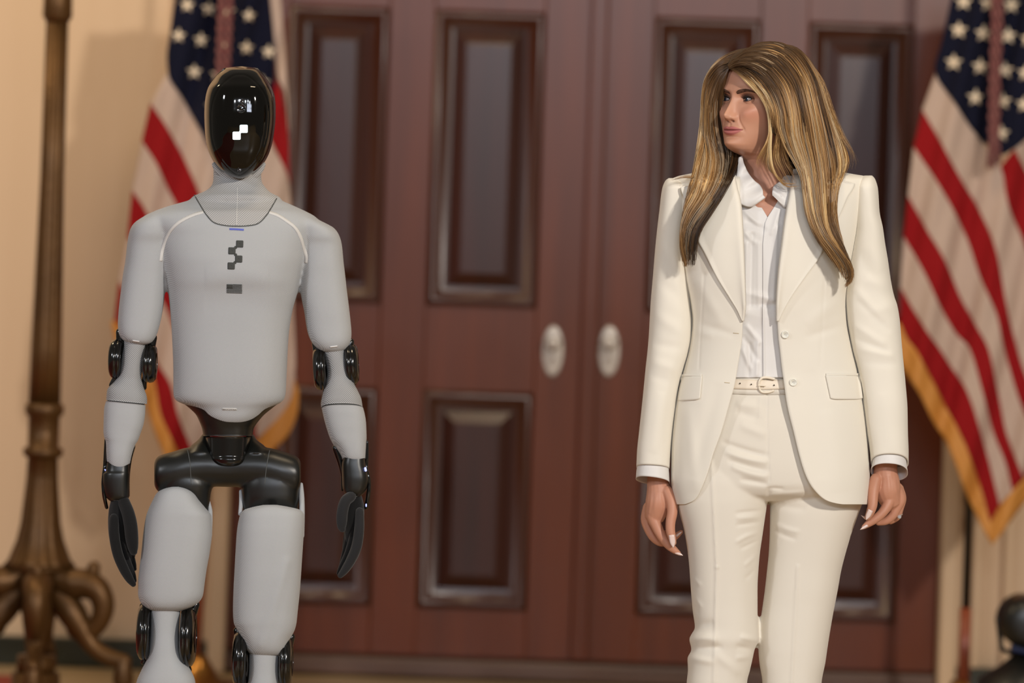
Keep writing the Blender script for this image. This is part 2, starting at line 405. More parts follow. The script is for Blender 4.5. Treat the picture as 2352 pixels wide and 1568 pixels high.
# door casings: pale stepped mouldings either side
def casing(name, x0, s):
    mb = MB()
    a = lambda lo, hi, y: mb.box((min(x0+s*lo, x0+s*hi), y, 0), (max(x0+s*lo, x0+s*hi), DW+.02, 3.5))
    a(0, .055, DW-.06); o = link(name, mb.me(), M_wall, kind='structure', smooth=False, bevel=.01)
    for (lo, hi, y) in ((.055, .075, DW-.012), (.10, .125, DW-.035), (.20, .225, DW-.02)):
        m2 = MB(); m2.box((min(x0+s*lo, x0+s*hi), y, zb), (max(x0+s*lo, x0+s*hi), DW+.02, 3.5))
        link('moulding_strip', m2.me(), M_wall, o, smooth=False, bevel=.008)
    return o
casing('trim_1', xl_door, -1); casing('trim_2', xr_door, 1)
# doors
zt = 3.3
z_sill = wz(1330, 1555)[1]
def zz(y, x=937): return wz(x, y)[1]
z_up_t = zz(14, 770); z_up_b = zz(692, 750); z_lo_t = zz(888, 780); z_lo_b = zz(1388, 760); z_bot = zz(1500, 800)
def door(name, x0, x1, hx, mirror):
    root = bpy.data.objects.new(name, None); COL.objects.link(root); root.location = ((x0+x1)/2, DW, 0); ORG[root.name] = Vector(root.location)
    root['kind'] = 'structure'
    W = x1-x0; yf = DW-.0
    st = [.128/1.1*W*1.35, .335/1.1*W, .142/1.1*W]
    # panel columns from the photograph
    if not mirror: cols = [(wz(655, 350)[0], wz(885, 350)[0]), (wz(990, 350)[0], wz(1243, 350)[0])]
    else: cols = [(wz(1494, 350)[0], wz(1738, 350)[0]), (wz(1848, 350)[0], wz(2090, 350)[0])]
    bands = [(z_lo_b, z_lo_t), (z_up_b, z_up_t), (z_up_t+.30, zt-.1)]
    fr = MB(); T = .045
    xs = [x0, cols[0][0], cols[0][1], cols[1][0], cols[1][1], x1]
    for i, nm in ((0, 'stile'), (2, 'stile'), (4, 'stile')):
        m = MB(); m.box((xs[i]+(.001 if i else 0), yf-.0, z_bot), (xs[i+1], yf+T, zt)); link('stile', m.me(), M_wood, root, smooth=False, bevel=.003)
    zs = [z_bot, bands[0][0], bands[0][1], bands[1][0], bands[1][1], bands[2][0], bands[2][1], zt]
    for k in (0, 2, 4, 6):
        for (a, b) in cols:
            m = MB(); m.box((a, yf+.001, zs[k]), (b, yf+T, zs[k+1])); link('rail', m.me(), M_wood, root, smooth=False, bevel=.002)
    for (a, b) in cols:
        for (c, d) in bands:
            # moulding ring: lathe-like profile swept round the opening
            prof = [(0, .002), (.006, -.016), (.016, -.020), (.026, -.012), (.034, .004), (.044, .010), (.052, .012)]
            V = []; Fc = []
            for (ins, dy) in prof:
                V += [(a+ins, yf+dy, c+ins), (b-ins, yf+dy, c+ins), (b-ins, yf+dy, d-ins), (a+ins, yf+dy, d-ins)]
            Fc = [q for q in grid_faces(len(prof), 4, True)]
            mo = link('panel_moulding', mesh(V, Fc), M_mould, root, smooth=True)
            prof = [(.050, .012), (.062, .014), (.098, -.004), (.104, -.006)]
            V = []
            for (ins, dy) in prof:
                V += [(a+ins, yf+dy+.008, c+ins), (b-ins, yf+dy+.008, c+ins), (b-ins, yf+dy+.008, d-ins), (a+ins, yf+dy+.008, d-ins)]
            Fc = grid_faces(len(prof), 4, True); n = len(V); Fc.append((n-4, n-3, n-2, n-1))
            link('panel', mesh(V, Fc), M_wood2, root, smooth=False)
    # oval escutcheon and knob
    hxw, hz = wz(hx, 806)
    def oval(cx, y0, cz, rx, rz, th, n=36):
        prof = [(.0, 1.0), (-th*.6, 1.0), (-th, .86), (-th*.8, .74), (-th*1.5, .5), (-th*1.7, .2)]
        V = [(cx+rx*s*cos(2*pi*j/n), y0+dy, cz+rz*s*sin(2*pi*j/n)) for (dy, s) in prof for j in range(n)]
        Fc = grid_faces(len(prof), n, True); k = len(V); V.append((cx, y0-th*1.75, cz))
        Fc += [(k, (len(prof)-1)*n+j, (len(prof)-1)*n+(j+1) % n) for j in range(n)]
        return mesh(V, Fc)
    h = link('door_handle', oval(hxw, yf, hz, .033, .080, .008), M_silver, root, label='oval silver escutcheon plate')
    kv = []
    link('handle_knob', mesh(*( [(hxw+v[0], yf-.012-v[2], hz+v[1]+.028) for v in lathe(0, 0, [(.008, 0), (.008, .018), (.016, .026), (.024, .036), (.022, .048), (.010, .054)], 20)[0]],
          lathe(0, 0, [(.008, 0), (.008, .018), (.016, .026), (.024, .036), (.022, .048), (.010, .054)], 20)[1])), M_silver, h)
    return root
door('door_1', xl_door, xc-.004, 1270, False); door('door_2', xc+.004, xr_door, 1399, True)
mb = MB(); mb.box((xc-.028, DW-.022, z_bot), (xc+.028, DW+.01, zt)); link('trim_3', mb.me(), M_wood, kind='structure', smooth=False, bevel=.008)
mb = MB(); mb.box((xl_door, DW+.06, 0), (xr_door, DW+.10, zt)); link('trim_4', mb.me(), M_wood, kind='structure', smooth=False)
mb = MB(); mb.box((xl_door, DW-.04, .004), (xr_door, DW+.08, z_bot-.004)); link('trim_5', mb.me(), mat('worn_threshold', srgb(96, 70, 56), .35, var=((3, 3, 12), .7, srgb(62, 42, 34))), kind='structure', smooth=False, bevel=.012)
mb = MB(); mb.box((xl_door, DW-.02, zt), (xr_door, DW+.10, 3.36)); link('trim_6', mb.me(), M_wood, kind='structure', smooth=False)

# ================================================================== FLAGS
def flag(D, loc, label, canton, stripes, fringe, stars, sr, cord, pole, group, phase):
    root = thing('flag', loc, label, 'flag', group)
    def rip(a):
        a = a.copy(); x, y = a[..., 0], a[..., 1]; g = x+.20*(y-500)
        dep = .022*np.sin(g/22.0+phase+.9*np.sin(y/190))+.007*np.sin(g/9.1+1.3*phase+y/230)
        return np.concatenate((a[..., :2], (D+dep)[..., None]), -1)
    def put(nm, a2, m, off=0, solid=.0015, **k):
        a = rip(a2); a[..., 2] -= off
        return link(nm, gmesh(a), m, root, solid=solid, offset=1, **k)
    ys = np.linspace(canton[0][0], canton[-1][0], 50); c = np.array(canton, float)
    xl = pchip(c[:, 0], c[:, 1], ys); xr = pchip(c[:, 0], c[:, 2], ys); t = np.linspace(0, 1, 60)
    g = np.stack((xl[:, None]*(1-t)+xr[:, None]*t, np.repeat(ys[:, None], 60, 1)), -1)
    put('canton', g, M_blue_s, off=.004, label='dark blue canton')
    for (la, lb, red) in stripes:
        put('stripe', between(la, lb, 60, 22), M_red_s if red else M_white_s, label='red stripe' if red else 'white stripe')
    for (la, lb) in fringe:
        g = between(la, lb, 90, 6)
        put('fringe', g, M_fringe, off=.006, label='gold fringe')
    for (sx, sy) in stars:
        pts = []
        for k in range(10):
            r = sr if k % 2 == 0 else sr*.42; a = -pi/2+k*pi/5+.05; pts.append((sx+r*cos(a), sy+r*sin(a)))
        pts = np.array(pts); ring = np.stack([np.array([sx, sy])+(pts-np.array([sx, sy]))*s for s in (.05, .5, 1)])
        a = rip(ring); a[..., 2] -= .009
        link('star', gmesh(a, True), M_star, root, solid=.001, offset=1)
    for (pts, r) in cord:
        mbx = MB()
        for s in (-1, 1):
            q = catmull(pts, 60); ph = np.linspace(0, 40, 60)
            wv = Pn(np.stack((q[:, 0]+s*r*.55*np.cos(ph), q[:, 1], np.full(60, D-.075)+s*.006*np.sin(ph)), -1))
            mbx.add(tube_w(wv, np.full(60, r*.5*D/F), 8))
        link('cord', mbx.me(), M_cord, root, label='twisted dark red cord')
        e = pts[-1]; mbx = MB()
        for k in range(26):
            a = random.uniform(-1, 1); b_ = random.uniform(-1, 1)
            p0 = P(e[0]+a*r*.5, e[1]-6, D-.075+b_*.008); p1 = P(e[0]+a*r*1.3, e[1]+62+random.uniform(-5, 5), D-.075+b_*.02)
            mbx.add(tube_w([p0, (p0+p1)/2, p1], [.0016, .0018, .0014], 5))
        link('tassel', mbx.me(), M_cord, root)
    (x1, y1, x2, y2, m1) = pole[0], pole[1], pole[2], pole[3], pole[4]
    for (ya, yb, mm, r, nm) in pole[5]:
        f = lambda y: x1+(x2-x1)*(y-y1)/(y2-y1)
        pa, pb = P(f(ya), ya, D+.05), P(f(yb), yb, D+.05)
        if pb.z < .03: pb.z = .03
        link(nm, mesh(*tube_w([pa, (pa+pb)/2, pb], [r]*3, 16, ends=False)), mm, root)
    return root
M_poleblk = mat('dark_pole', srgb(28, 22, 18), .4)
M_brass = mat('brass', srgb(170, 120, 60), .3, metal=.9)
DF = 10.7
def base(root, cx, r=.16):
    link('stand', mesh(*lathe(cx, DF+.05, [(r, 0), (r, .02), (r*.9, .035), (r*.4, .05), (r*.2, .10), (r*.14, .12)], 32)), M_brass, root)
# ---- right flag
RB = {  # boundary curves, from the left edge down to the fringe
 'a': [(2148, 162), (2172, 200), (2200, 245), (2250, 322), (2270, 352), (2288, 376)],
 'b': [(2118, 252), (2160, 325), (2200, 398), (2250, 485), (2288, 575), (2310, 690), (2340, 815), (2380, 930)],
 'c': [(2098, 338), (2140, 400), (2182, 468), (2222, 552), (2252, 640), (2288, 720), (2306, 800), (2345, 930), (2385, 1010)],
 'd': [(2086, 450), (2130, 530), (2172, 600), (2205, 680), (2240, 745), (2270, 800), (2292, 898), (2312, 996), (2352, 1100)],
 'e': [(2076, 545), (2122, 625), (2160, 705), (2195, 765), (2226, 800), (2256, 898), (2282, 996), (2308, 1060), (2325, 1128)],
 'f': [(2068, 660), (2100, 715), (2132, 765), (2158, 800), (2190, 850), (2221, 898), (2254, 996), (2280, 1094), (2296, 1160)],
 'g': [(2066, 740), (2085, 780), (2104, 805), (2145, 880), (2175, 940), (2212, 1010), (2246, 1100), (2272, 1190), (2276, 1200)]}
stR = [
 (RB['b'], RB['c'], True), (RB['c'], RB['d'], False), (RB['d'], RB['e'], True), (RB['e'], RB['f'], False), (RB['f'], RB['g'], True),
 ([(2150, 164), (2200, 244), (2252, 322), (2298, 384), (2316, 470), (2352, 560), (2400, 700), (2420, 900)], RB['b'], False),
 ([(2330, 342), (2352, 385), (2385, 450), (2430, 560), (2460, 700)], [(2298, 382), (2316, 468), (2352, 558), (2400, 698), (2430, 800)], True),
 ([(2372, 300), (2400, 360), (2440, 430), (2480, 560)], [(2331, 340), (2353, 385), (2386, 450), (2431, 560)], False),
 (RB['b'][-1:]+[(2390, 950), (2400, 1000)], RB['c'][-1:]+[(2388, 1012), (2395, 1020)], True),
 ([(2380, 930), (2420, 960), (2440, 980)], [(2352, 1100), (2385, 1060), (2420, 1020)], True)]
starR = [(2213, 4), (2270, 8), (2323, 12), (2202, 69), (2259, 77), (2315, 82), (2362, 90), (2190, 143), (2252, 153), (2308, 161), (2356, 168),
         (2241, 224), (2303, 232), (2353, 240), (2300, 306)]
flr = flag(DF, (P(2250, 700, DF).x, DF+.05, 0), 'American flag hanging on its pole right of the woman, cut by the picture edge',
     [(-60, 2202, 2430), (0, 2184, 2430), (100, 2162, 2425), (158, 2147, 2420), (240, 2196, 2400), (300, 2236, 2372), (345, 2285, 2325), (356, 2300, 2306)],
     stR, [(RB['g'], [(2058, 745), (2062, 800), (2075, 850), (2110, 900), (2140, 960), (2180, 1030), (2215, 1120), (2250, 1200), (2278, 1250)]),
           ([(2276, 1198), (2296, 1160), (2325, 1128), (2352, 1100), (2400, 1040)], [(2278, 1252), (2315, 1205), (2345, 1165), (2372, 1130), (2420, 1070)])],
     starR, 21, [([(2285, -60), (2284, 60), (2280, 180), (2278, 320)], 9), ([(2300, -60), (2297, 60), (2292, 180), (2290, 310)], 8)],
     (2250, 400, 2213, 1568, 0, [(-600, 1395, M_poleblk, .0125, 'pole_upper'), (1395, 2200, M_pole, .0175, 'pole_lower')]), 'flags by the doors', .4)
base(flr, P(2207, 1640, DF).x)
# ---- left flag
LB = {
 '0': [(386, 165), (420, 225), (455, 290), (500, 370), (560, 520), (600, 700), (620, 850), (616, 1000)],
 '1': [(345, 237), (383, 292), (416, 352), (456, 441), (500, 560), (540, 700), (575, 850), (590, 1010)],
 '2': [(325, 325), (356, 371), (389, 441), (404, 470), (435, 560), (475, 700), (522, 850), (560, 1040)],
 '3': [(303, 437), (338, 491), (365, 560), (391, 650), (430, 750), (480, 900), (520, 1060)],
 '4': [(292, 545), (340, 630), (372, 690), (392, 738), (430, 850), (468, 960), (492, 1070)],
 '5': [(272, 645), (310, 720), (358, 828), (390, 880), (410, 955), (434, 1016), (462, 1085)],
 '6': [(262, 735), (300, 790), (345, 846), (370, 955), (398, 1016), (432, 1085)]}
R1 = [(632, 165), (650, 190), (662, 300), (668, 420)]
stL = [(LB['0'], LB['1'], False), (LB['1'], LB['2'], True), (LB['2'], LB['3'], False), (LB['3'], LB['4'], True), (LB['4'], LB['5'], False), (LB['5'], LB['6'], True),
  ([(615, -60), (625, 40), (633, 120), (640, 178), (655, 215), (663, 300)], [(640, -60), (648, 40), (655, 120), (658, 178), (661, 230), (664, 302)], False),
  ([(560, 150), (600, 175), (631, 185), (648, 220), (660, 290), (667, 420)], [(560, 215), (600, 260), (625, 325), (645, 368), (660, 402), (667, 424)], True),
  ([(540, 190), (590, 262), (622, 325), (645, 370), (662, 406), (670, 520), (673, 640), (672, 720)], [(460, 290), (500, 370), (545, 470), (575, 560), (600, 660), (612, 760), (618, 850), (616, 1000)], False),
  ([(672, 715), (676, 780), (678, 840), (676, 860)], [(618, 715), (620, 780), (622, 830), (640, 880)], False),
  ([(676, 855), (678, 880), (668, 920), (650, 955)], [(620, 835), (616, 900), (610, 960), (590, 1010)], False)]
starL = [(430, 12), (480, 20), (524, 26), (572, 36), (410, 82), (462, 92), (513, 100), (567, 110), (617, 119), (446, 165), (500, 172), (552, 180), (602, 190), (488, 245), (540, 255), (588, 262)]
fll = flag(DF, (P(460, 700, DF).x, DF+.05, 0), 'American flag hanging on its pole behind the grey robot', 
     [(-60, 412, 612), (0, 402, 620), (80, 390, 628), (130, 383, 632), (170, 386, 632), (225, 419, 622), (290, 455, 600), (370, 499, 560), (410, 524, 534)],
     stL, [(LB['6'], [(254, 740), (275, 820), (318, 870), (342, 955), (370, 1030), (404, 1100)]),
           ([(560, 1060), (590, 1010), (640, 958), (668, 915), (676, 870)], [(575, 1085), (620, 1040), (660, 1000), (682, 950), (686, 900)])],
     starL, 18, [([(512, -60), (508, 60), (504, 170), (500, 260)], 10), ([(530, -60), (526, 60), (520, 170), (516, 260)], 9)],
     (510, 400, 452, 1568, 0, [(-600, 1150, M_poleblk, .0125, 'pole_upper'), (1150, 2200, M_pole, .0175, 'pole_lower')]), 'flags by the doors', 2.1)
base(fll, P(450, 1640, DF).x)
for f_ in (flr, fll): del f_['group']

# ================================================================== GILT FLOOR CANDELABRUM
DT = 10.3
def px_r(y, xl, xr):
    a, b = P(xl, y, DT), P(xr, y, DT); return (b-a).length/2, (a.z+b.z)/2, (a.x+b.x)/2
prof = [(-300, 100, 185), (-60, 112, 180), (0, 112, 178), (38, 110, 178), (52, 120, 172), (400, 113, 168), (800, 92, 163), (925, 86, 160), (932, 72, 162), (950, 72, 160), (958, 80, 152),
        (1026, 78, 150), (1030, 70, 162), (1046, 70, 160), (1052, 80, 150), (1100, 76, 150), (1200, 62, 155), (1240, 55, 165), (1285, 40, 185), (1300, 20, 190), (1310, 30, 150), (1330, 42, 130), (1380, 42, 132), (1430, 55, 120), (1460, 66, 105), (1500, 70, 104),
        (1505, 42, 128), (1545, 38, 126)]
z0 = px_r(1545, 38, 126)
root = thing('floor_candelabrum', (z0[2], DT, 0), 'tall aged gilt floor candelabrum with scrolled feet at the left edge', 'candelabrum')
pr = [px_r(*q) for q in prof][::-1]; cxt = z0[2]
axis = z0[2]+.0
def seg(nm, lo, hi, flute=0):
    q = [p for p, s in zip(pr, prof[::-1]) if lo <= s[0] <= hi]
    n = 48; V = []
    for (r, z, x) in q:
        for j in range(n):
            a = 2*pi*j/n; rr = r*(1-flute*(.5+.5*cos(12*a)))
            V.append((axis+rr*cos(a), DT+rr*sin(a), z))
    Fc = grid_faces(len(q), n, True); k = len(V); V += [(axis, DT, q[0][1]), (axis, DT, q[-1][1])]
    Fc += [(k, (j+1) % n, j) for j in range(n)]+[(k+1, (len(q)-1)*n+j, (len(q)-1)*n+(j+1) % n) for j in range(n)]
    return link(nm, mesh(V, Fc), M_gilt, root)
seg('capital', -300, 52); seg('shaft', 52, 925, .10); seg('collar', 925, 1052); seg('stem_base', 1046, 1300, .08); seg('urn', 1300, 1500); seg('foot_block', 1505, 1545)
rb = px_r(1545, 38, 126)[0]
link('plinth', mesh(*lathe(axis, DT, [(rb*1.6, .0125), (rb*1.6, .03), (rb*1.35, .035), (rb*1.25, px_r(1545, 38, 126)[1]+.002)], 4*8)), M_gilt, root)
def scroll(ang, nm='scroll_leg'):
    m = MB()
    pts = [(0.02, 1300, 24), (.06, 1325, 34), (.10, 1335, 36), (.145, 1335, 34), (.180, 1350, 30), (.196, 1385, 26), (.180, 1425, 22), (.145, 1448, 20), (.110, 1440, 18), (.105, 1412, 16)]
    def W(r, y): z = px_r(y, 40, 130)[1]; return (axis+r*cos(ang), DT+r*sin(ang), z)
    q = catmull([(r*1000, y, R) for (r, y, R) in pts], 40)
    m.add(tube_w([W(a/1000, b) for a, b, c in q], [c*DT/F for a, b, c in q], 12))
    q = catmull([(60, 1360, 30), (100, 1400, 34), (140, 1445, 26), (175, 1480, 20), (225, 1500, 19), (265, 1505, 16)], 24)
    m.add(tube_w([W(a/1000, b) for a, b, c in q], [c*DT/F for a, b, c in q], 12))
    m.add(tube_w([W(.160, 1330), W(.163, 1296)], [.016, .019], 12))
    m.add(tube_w([W(.26, 1510), W(.262, 1548)], [.022, .030], 12))
    link(nm, m.me(), M_gilt, root)
for a in (-.25, pi+.3, -pi/2+.1, pi/2): scroll(a)

# ================================================================== DARK LAMP AT THE RIGHT EDGE
DL = 10.2
c = P(2352, 1425, DL)
root = thing('stage_uplight', (c.x, DL, 0), 'black floor uplight cut by the right picture edge near the baseboard', 'light')
R_ = 60*DL/F
V, Fc = lathe(0, 0, [(R_*.55, -.10), (R_*.9, -.085), (R_, -.04), (R_, .05), (R_*.86, .07), (R_*.84, .06), (.01, .055)], 36)
link('housing', mesh([(c.x+v[0], DL+v[2], c.z+v[1]) for v in V], Fc), M_black, root)
link('yoke', mesh(*tube_w([P(2292, 1420, DL), P(2300, 1490, DL), P(2352, 1512, DL), P(2405, 1490, DL), P(2412, 1420, DL)], [.008]*5, 10)), M_black, root)
link('blue_gel', mesh(*tube_w([P(2330, 1487, DL-.05), P(2360, 1492, DL-.05)], [.012, .014], 12)), mat('blue_gel', srgb(40, 52, 90), .5), root)
q = P(2350, 1545, DL)
link('base', mesh(*lathe(c.x+.03, DL, [(.16, 0), (.17, .02), (.15, max(q.z-.02, .06)), (.09, max(q.z+.02, .1)), (.02, c.z-R_+.01)], 28)), M_black, root)

# ================================================================== ROBOT
DR = 8.05
robot = thing('humanoid_robot', (P(520, 1000, DR).x, DR, 0), 'grey knit-covered humanoid robot with a glossy black faceless visor', 'robot')
def rl(name, me, m, parent=None, **k): return link(name, me, m, parent or robot, **k)
torso = loft([(450, 500, 578, .01, .03, .05), (455, 455, 625, .01, .05, .06), (464, 420, 655, .01, .065, .07), (474, 384, 678, .01, .078, .08), (486, 352, 704, .0, .088, .09), (498, 330, 725, 0, .095, .095), (512, 335, 735, 0, .102, .10),
  (540, 360, 722, 0, .110, .10), (570, 366, 710, 0, .116, .10), (600, 372, 701, 0, .120, .10), (640, 381, 690, 0, .119, .10), (669, 386, 684, 0, .112, .10), (717, 391, 671, 0, .105, .095), (773, 395, 663, 0, .102, .09),
  (860, 398, 658.5, 0, .100, .09), (905, 398, 656, 0, .096, .09), (914, 400, 654, 0, .094, .09), (922, 408, 648, 0, .092, .08), (928, 423, 638, 0, .090, .08), (935, 440, 624, 0, .086, .07), (943, 451, 613, 0, .083, .07), (955, 463, 599, 0, .08, .06), (965, 476, 587, 0, .074, .06), (972, 490, 573, 0, .066, .05), (976, 512, 553, 0, .05, .03)], DR, 96, 150, p=2.6)
neck = loft([(350, 502, 592, .03, .040, .04), (368, 495, 597, .03, .048, .05), (384, 490, 600, .03, .050, .05), (406, 490, 600, .028, .050, .05), (417, 489.5, 601, .025, .052, .05), (430, 483, 610, .02, .056, .055), (441, 466, 620, .015, .062, .06), (448, 448, 634, .01, .068, .065), (456, 438, 646, .01, .07, .07), (470, 440, 640, .02, .06, .06), (500, 460, 620, .02, .06, .06)], DR, 64, 50, p=2.1)
armL = loft([(482, 360, 385, 0, .03, .04), (488, 348, 392, 0, .05, .055), (495, 334, 396, 0, .062, .06), (503, 320, 398, 0, .068, .06), (511, 309, 398, 0, .072, .062), (520, 302, 396, 0, .074, .062), (532, 297, 394, 0, .074, .062), (560, 292, 388, 0, .066, .06), (600, 287.5, 385, 0, .064, .06), (632, 282, 382, 0, .062, .058), (660, 278.5, 380, 0, .061, .056), (688, 275, 377, 0, .060, .056), (717, 272, 373, 0, .059, .055), (745, 270.5, 367, 0, .058, .054),
  (762, 271.5, 362, 0, .057, .054), (772, 274, 358, 0, .055, .052), (781, 281, 352, 0, .052, .05), (788, 293, 344, 0, .044, .044), (792, 308, 330, 0, .03, .03)], DR, 56, 90, p=2.5, tilt=.04)
armR = loft([(487, 680, 694, 0, .03, .04), (493, 678, 706, 0, .05, .055), (500, 677, 722, 0, .062, .06), (508, 677, 739, 0, .068, .062), (515, 678, 753, 0, .072, .062), (524, 682, 768, 0, .073, .062), (540, 688, 779, 0, .073, .062), (560, 690, 785, 0, .066, .06), (604, 691, 789.5, 0, .065, .06), (632, 691, 793, 0, .063, .058), (660, 690, 796, 0, .062, .057), (688, 693, 799.5, 0, .061, .056), (717, 699, 803, 0, .060, .056), (745, 703, 806, 0, .058, .055),
  (765, 707, 807.5, 0, .057, .054), (782, 714, 806.5, 0, .056, .052), (795, 724, 801, 0, .052, .05), (804, 735, 793, 0, .044, .044), (810, 748, 778, 0, .03, .03)], DR, 56, 90, p=2.5, tilt=-.02)
body = union([torso, neck, armL, armR], .0030, 22)
relief(body, [(470, 640, 620, 640, 26, .004, -14), (470, 700, 610, 700, 30, -.002, -14)])
BB = bvh_of(body)
# split the neck cover (coarser knit) from the torso cover along the collar line
cp = catmull([(446, 447), (452, 458), (462, 474), (472, 490), (482, 503), (496, 513), (517, 517.5), (540, 519), (565, 518.5), (590, 514), (604, 504), (616, 488), (626, 472), (636, 455)], 60)
v = getv(body); q = Qn(v)
lim = np.interp(q[:, 0], cp[:, 0], cp[:, 1], left=-1e4, right=-1e4)
inneck = (q[:, 1] < lim) | ((q[:, 1] < 449) & (q[:, 0] > 440) & (q[:, 0] < 642))
polys = [tuple(p.vertices) for p in body.polygons]
ina = [inneck[list(p)].sum() >= len(p)/2 for p in polys]
def submesh(v, polys, keep):
    idx = {}; nv = []; nf = []
    for p, k in zip(polys, keep):
        if not k: continue
        t = []
        for i in p:
            if i not in idx: idx[i] = len(nv); nv.append(v[i])
            t.append(idx[i])
        nf.append(t)
    return mesh(nv, nf)
tc_ = rl('torso_cover', submesh(v, polys, [not a for a in ina]), KN, label='seamless grey knit cover of torso and upper arms')
nc_ = rl('neck_cover', submesh(v, polys, ina), KN2, label='coarse grey knit neck cover')
def on_body(nm, a, m, par=None, solid=.0006, **k): return link(nm, gmesh(a, **k), m, par or tc_, solid=solid, offset=1)
on_body('collar_seam', ribbon([tuple(c) for c in cp[::6]]+[tuple(cp[-1])], 2.4, BB, .0012, 90), M_gap, nc_)
on_body('neck_seam', ribbon([(545, 428), (544.5, 470), (543, 517)], 1.8, BB, .001, 40), M_seam, nc_)
on_body('raglan_seam', ribbon([(467, 486), (447, 492), (425, 502), (405, 515), (390, 531), (379, 552), (373, 575), (370, 600)], 7, BB, .0010, 60), M_seam)
on_body('raglan_seam', ribbon([(618, 487), (638, 494), (660, 508), (679, 524), (691, 545), (699, 570), (703, 588), (702, 604)], 7, BB, .0010, 60), M_seam)
on_body('blue_mark', ribbon([(527, 525.8), (543, 526.3), (560, 527.5)], 4.2, BB, .0008, 20), M_blue)
for (x, y) in ((550.5, 560), (532.7, 575.8), (548.2, 594.6), (531, 610.5)):
    on_body('logo_square', drape(blob(x, y, 16.6, 16.2, 9, 32, 4, RAD(1.5)), BB, .0010), M_logo, closed=True)
for (x, y) in ((541.3, 568), (541.2, 585), (539.6, 602.8)):
    on_body('logo_link', drape(blob(x, y, 7, 7, 2, 12, 3, 0), BB, .0009), M_logo, closed=True)
# small printed flag
def tilted(x, y): return (x, y+(x-521)*.03)
on_body('flag_print', drape(np.array([[tilted(x, y) for x in np.linspace(521, 534.5, 6)] for y in np.linspace(652.5, 661.5, 5)]), BB, .0010), M_logo)
for i in range(7):
    y = 653+i*3.1; x0 = 535 if i < 3 else 520.5
    on_body('flag_print', drape(np.array([[tilted(x, y+s) for x in np.linspace(x0, 556, 8)] for s in (-.75, .75)]), BB, .0010), M_logo)
for pts in ([(304, 782.5), (312, 783.8), (320, 784.8)], [(758, 797), (766, 796), (775, 795)]):
    on_body('white_tab', ribbon(pts, 3.2, BB, .0016, 12), M_tag)
# hem label with its words
on_body('hem_label', drape(blob(527, 939.6, 34, 5.4, 6, 32, 3, .02), BB, .0008), M_seam, closed=True)
tx = bpy.data.curves.new('t', 'FONT'); tx.body = 'MADE IN CALIFORNIA'; tx.size = 1; to = bpy.data.objects.new('t', tx); COL.objects.link(to)
dg = bpy.context.evaluated_depsgraph_get(); dg.update(); tm = bpy.data.meshes.new_from_object(to.evaluated_get(dg)); bpy.data.objects.remove(to)
tv = getv(tm); wd = tv[:, 0].max(); tv = np.stack((511.5+tv[:, 0]/wd*31.5, 941.2-tv[:, 1]*31.5/wd*1.15+(tv[:, 0]/wd)*.7), -1)
tv = np.array([[x, y, hit(BB, x, y, DR-.09)-.0013] for x, y in tv]); setv(tm, Pn(tv)); tm.materials.clear()
link('label_text', tm, M_logo, tc_)
# ---- head
HR = Rows([(152.5, 545, 560, .03, .015, .05), (156, 517, 588, .025, .055, .07), (163, 508, 598, .02, .075, .08), (172, 498, 605, .015, .088, .09), (183, 490, 613, .01, .098, .10), (202, 478, 624, .0, .110, .105), (222, 472.5, 631, 0, .115, .11), (245, 470, 633, 0, .117, .11), (263, 469.5, 633, 0, .118, .11),
   (304, 471, 629.5, 0, .115, .105), (324, 473.5, 626, 0, .112, .10), (345, 478.5, 620.5, 0, .108, .09), (365, 487.5, 611.5, 0, .10, .08), (385, 501.5, 596.5, 0, .09, .07), (399, 518, 580, .0, .075, .05), (406, 531, 568, 0, .06, .03), (410, 545, 558, 0, .045, .02)], 2.9)
ys = rowys(HR, 120); ang = np.linspace(0, 2*pi, 96, endpoint=False)
full = ringpts(HR, ys, ang)
# shallow bevel line: inner face slightly proud of rim
xl, xr = HR.at(ys)[:2]
inner = full.copy()
cxh = ((xl+xr)/2)[:, None]; hx_ = ((xr-xl)/2)[:, None]
e = np.abs((full[..., 0]-cxh)/hx_); edge = np.clip((e-.80)/.06, 0, 1)*(full[..., 2] < 0)
full[..., 2] += DR
front_half = ang  # visor covers the front, the shell the back
vis = ringpts(HR, ys, np.linspace(-.16, pi+.16, 90)); cc = ((xl+xr)/2)[:, None]
u = np.abs(vis[..., 0]-cc)/hx_; t = (ys[:, None]-152)/258.
rr = np.sqrt((u/.86)**2.6+(np.abs(t-.52)/.47)**2.6)
groove = -.0018*np.exp(-((rr-.93)/.022)**2)*(vis[..., 2] < .02)
vis[..., 2] -= groove; vis[..., 2] += DR
head = rl('visor', gmesh(vis), M_visor, label='glossy black convex face visor')
back = ringpts(HR, ys, np.linspace(pi+.10, 2*pi-.10, 50)); back[..., 2] += DR
rl('head_shell', gmesh(back), M_gloss, label='glossy black back of head')
HB = bvh_of(gmesh(vis))
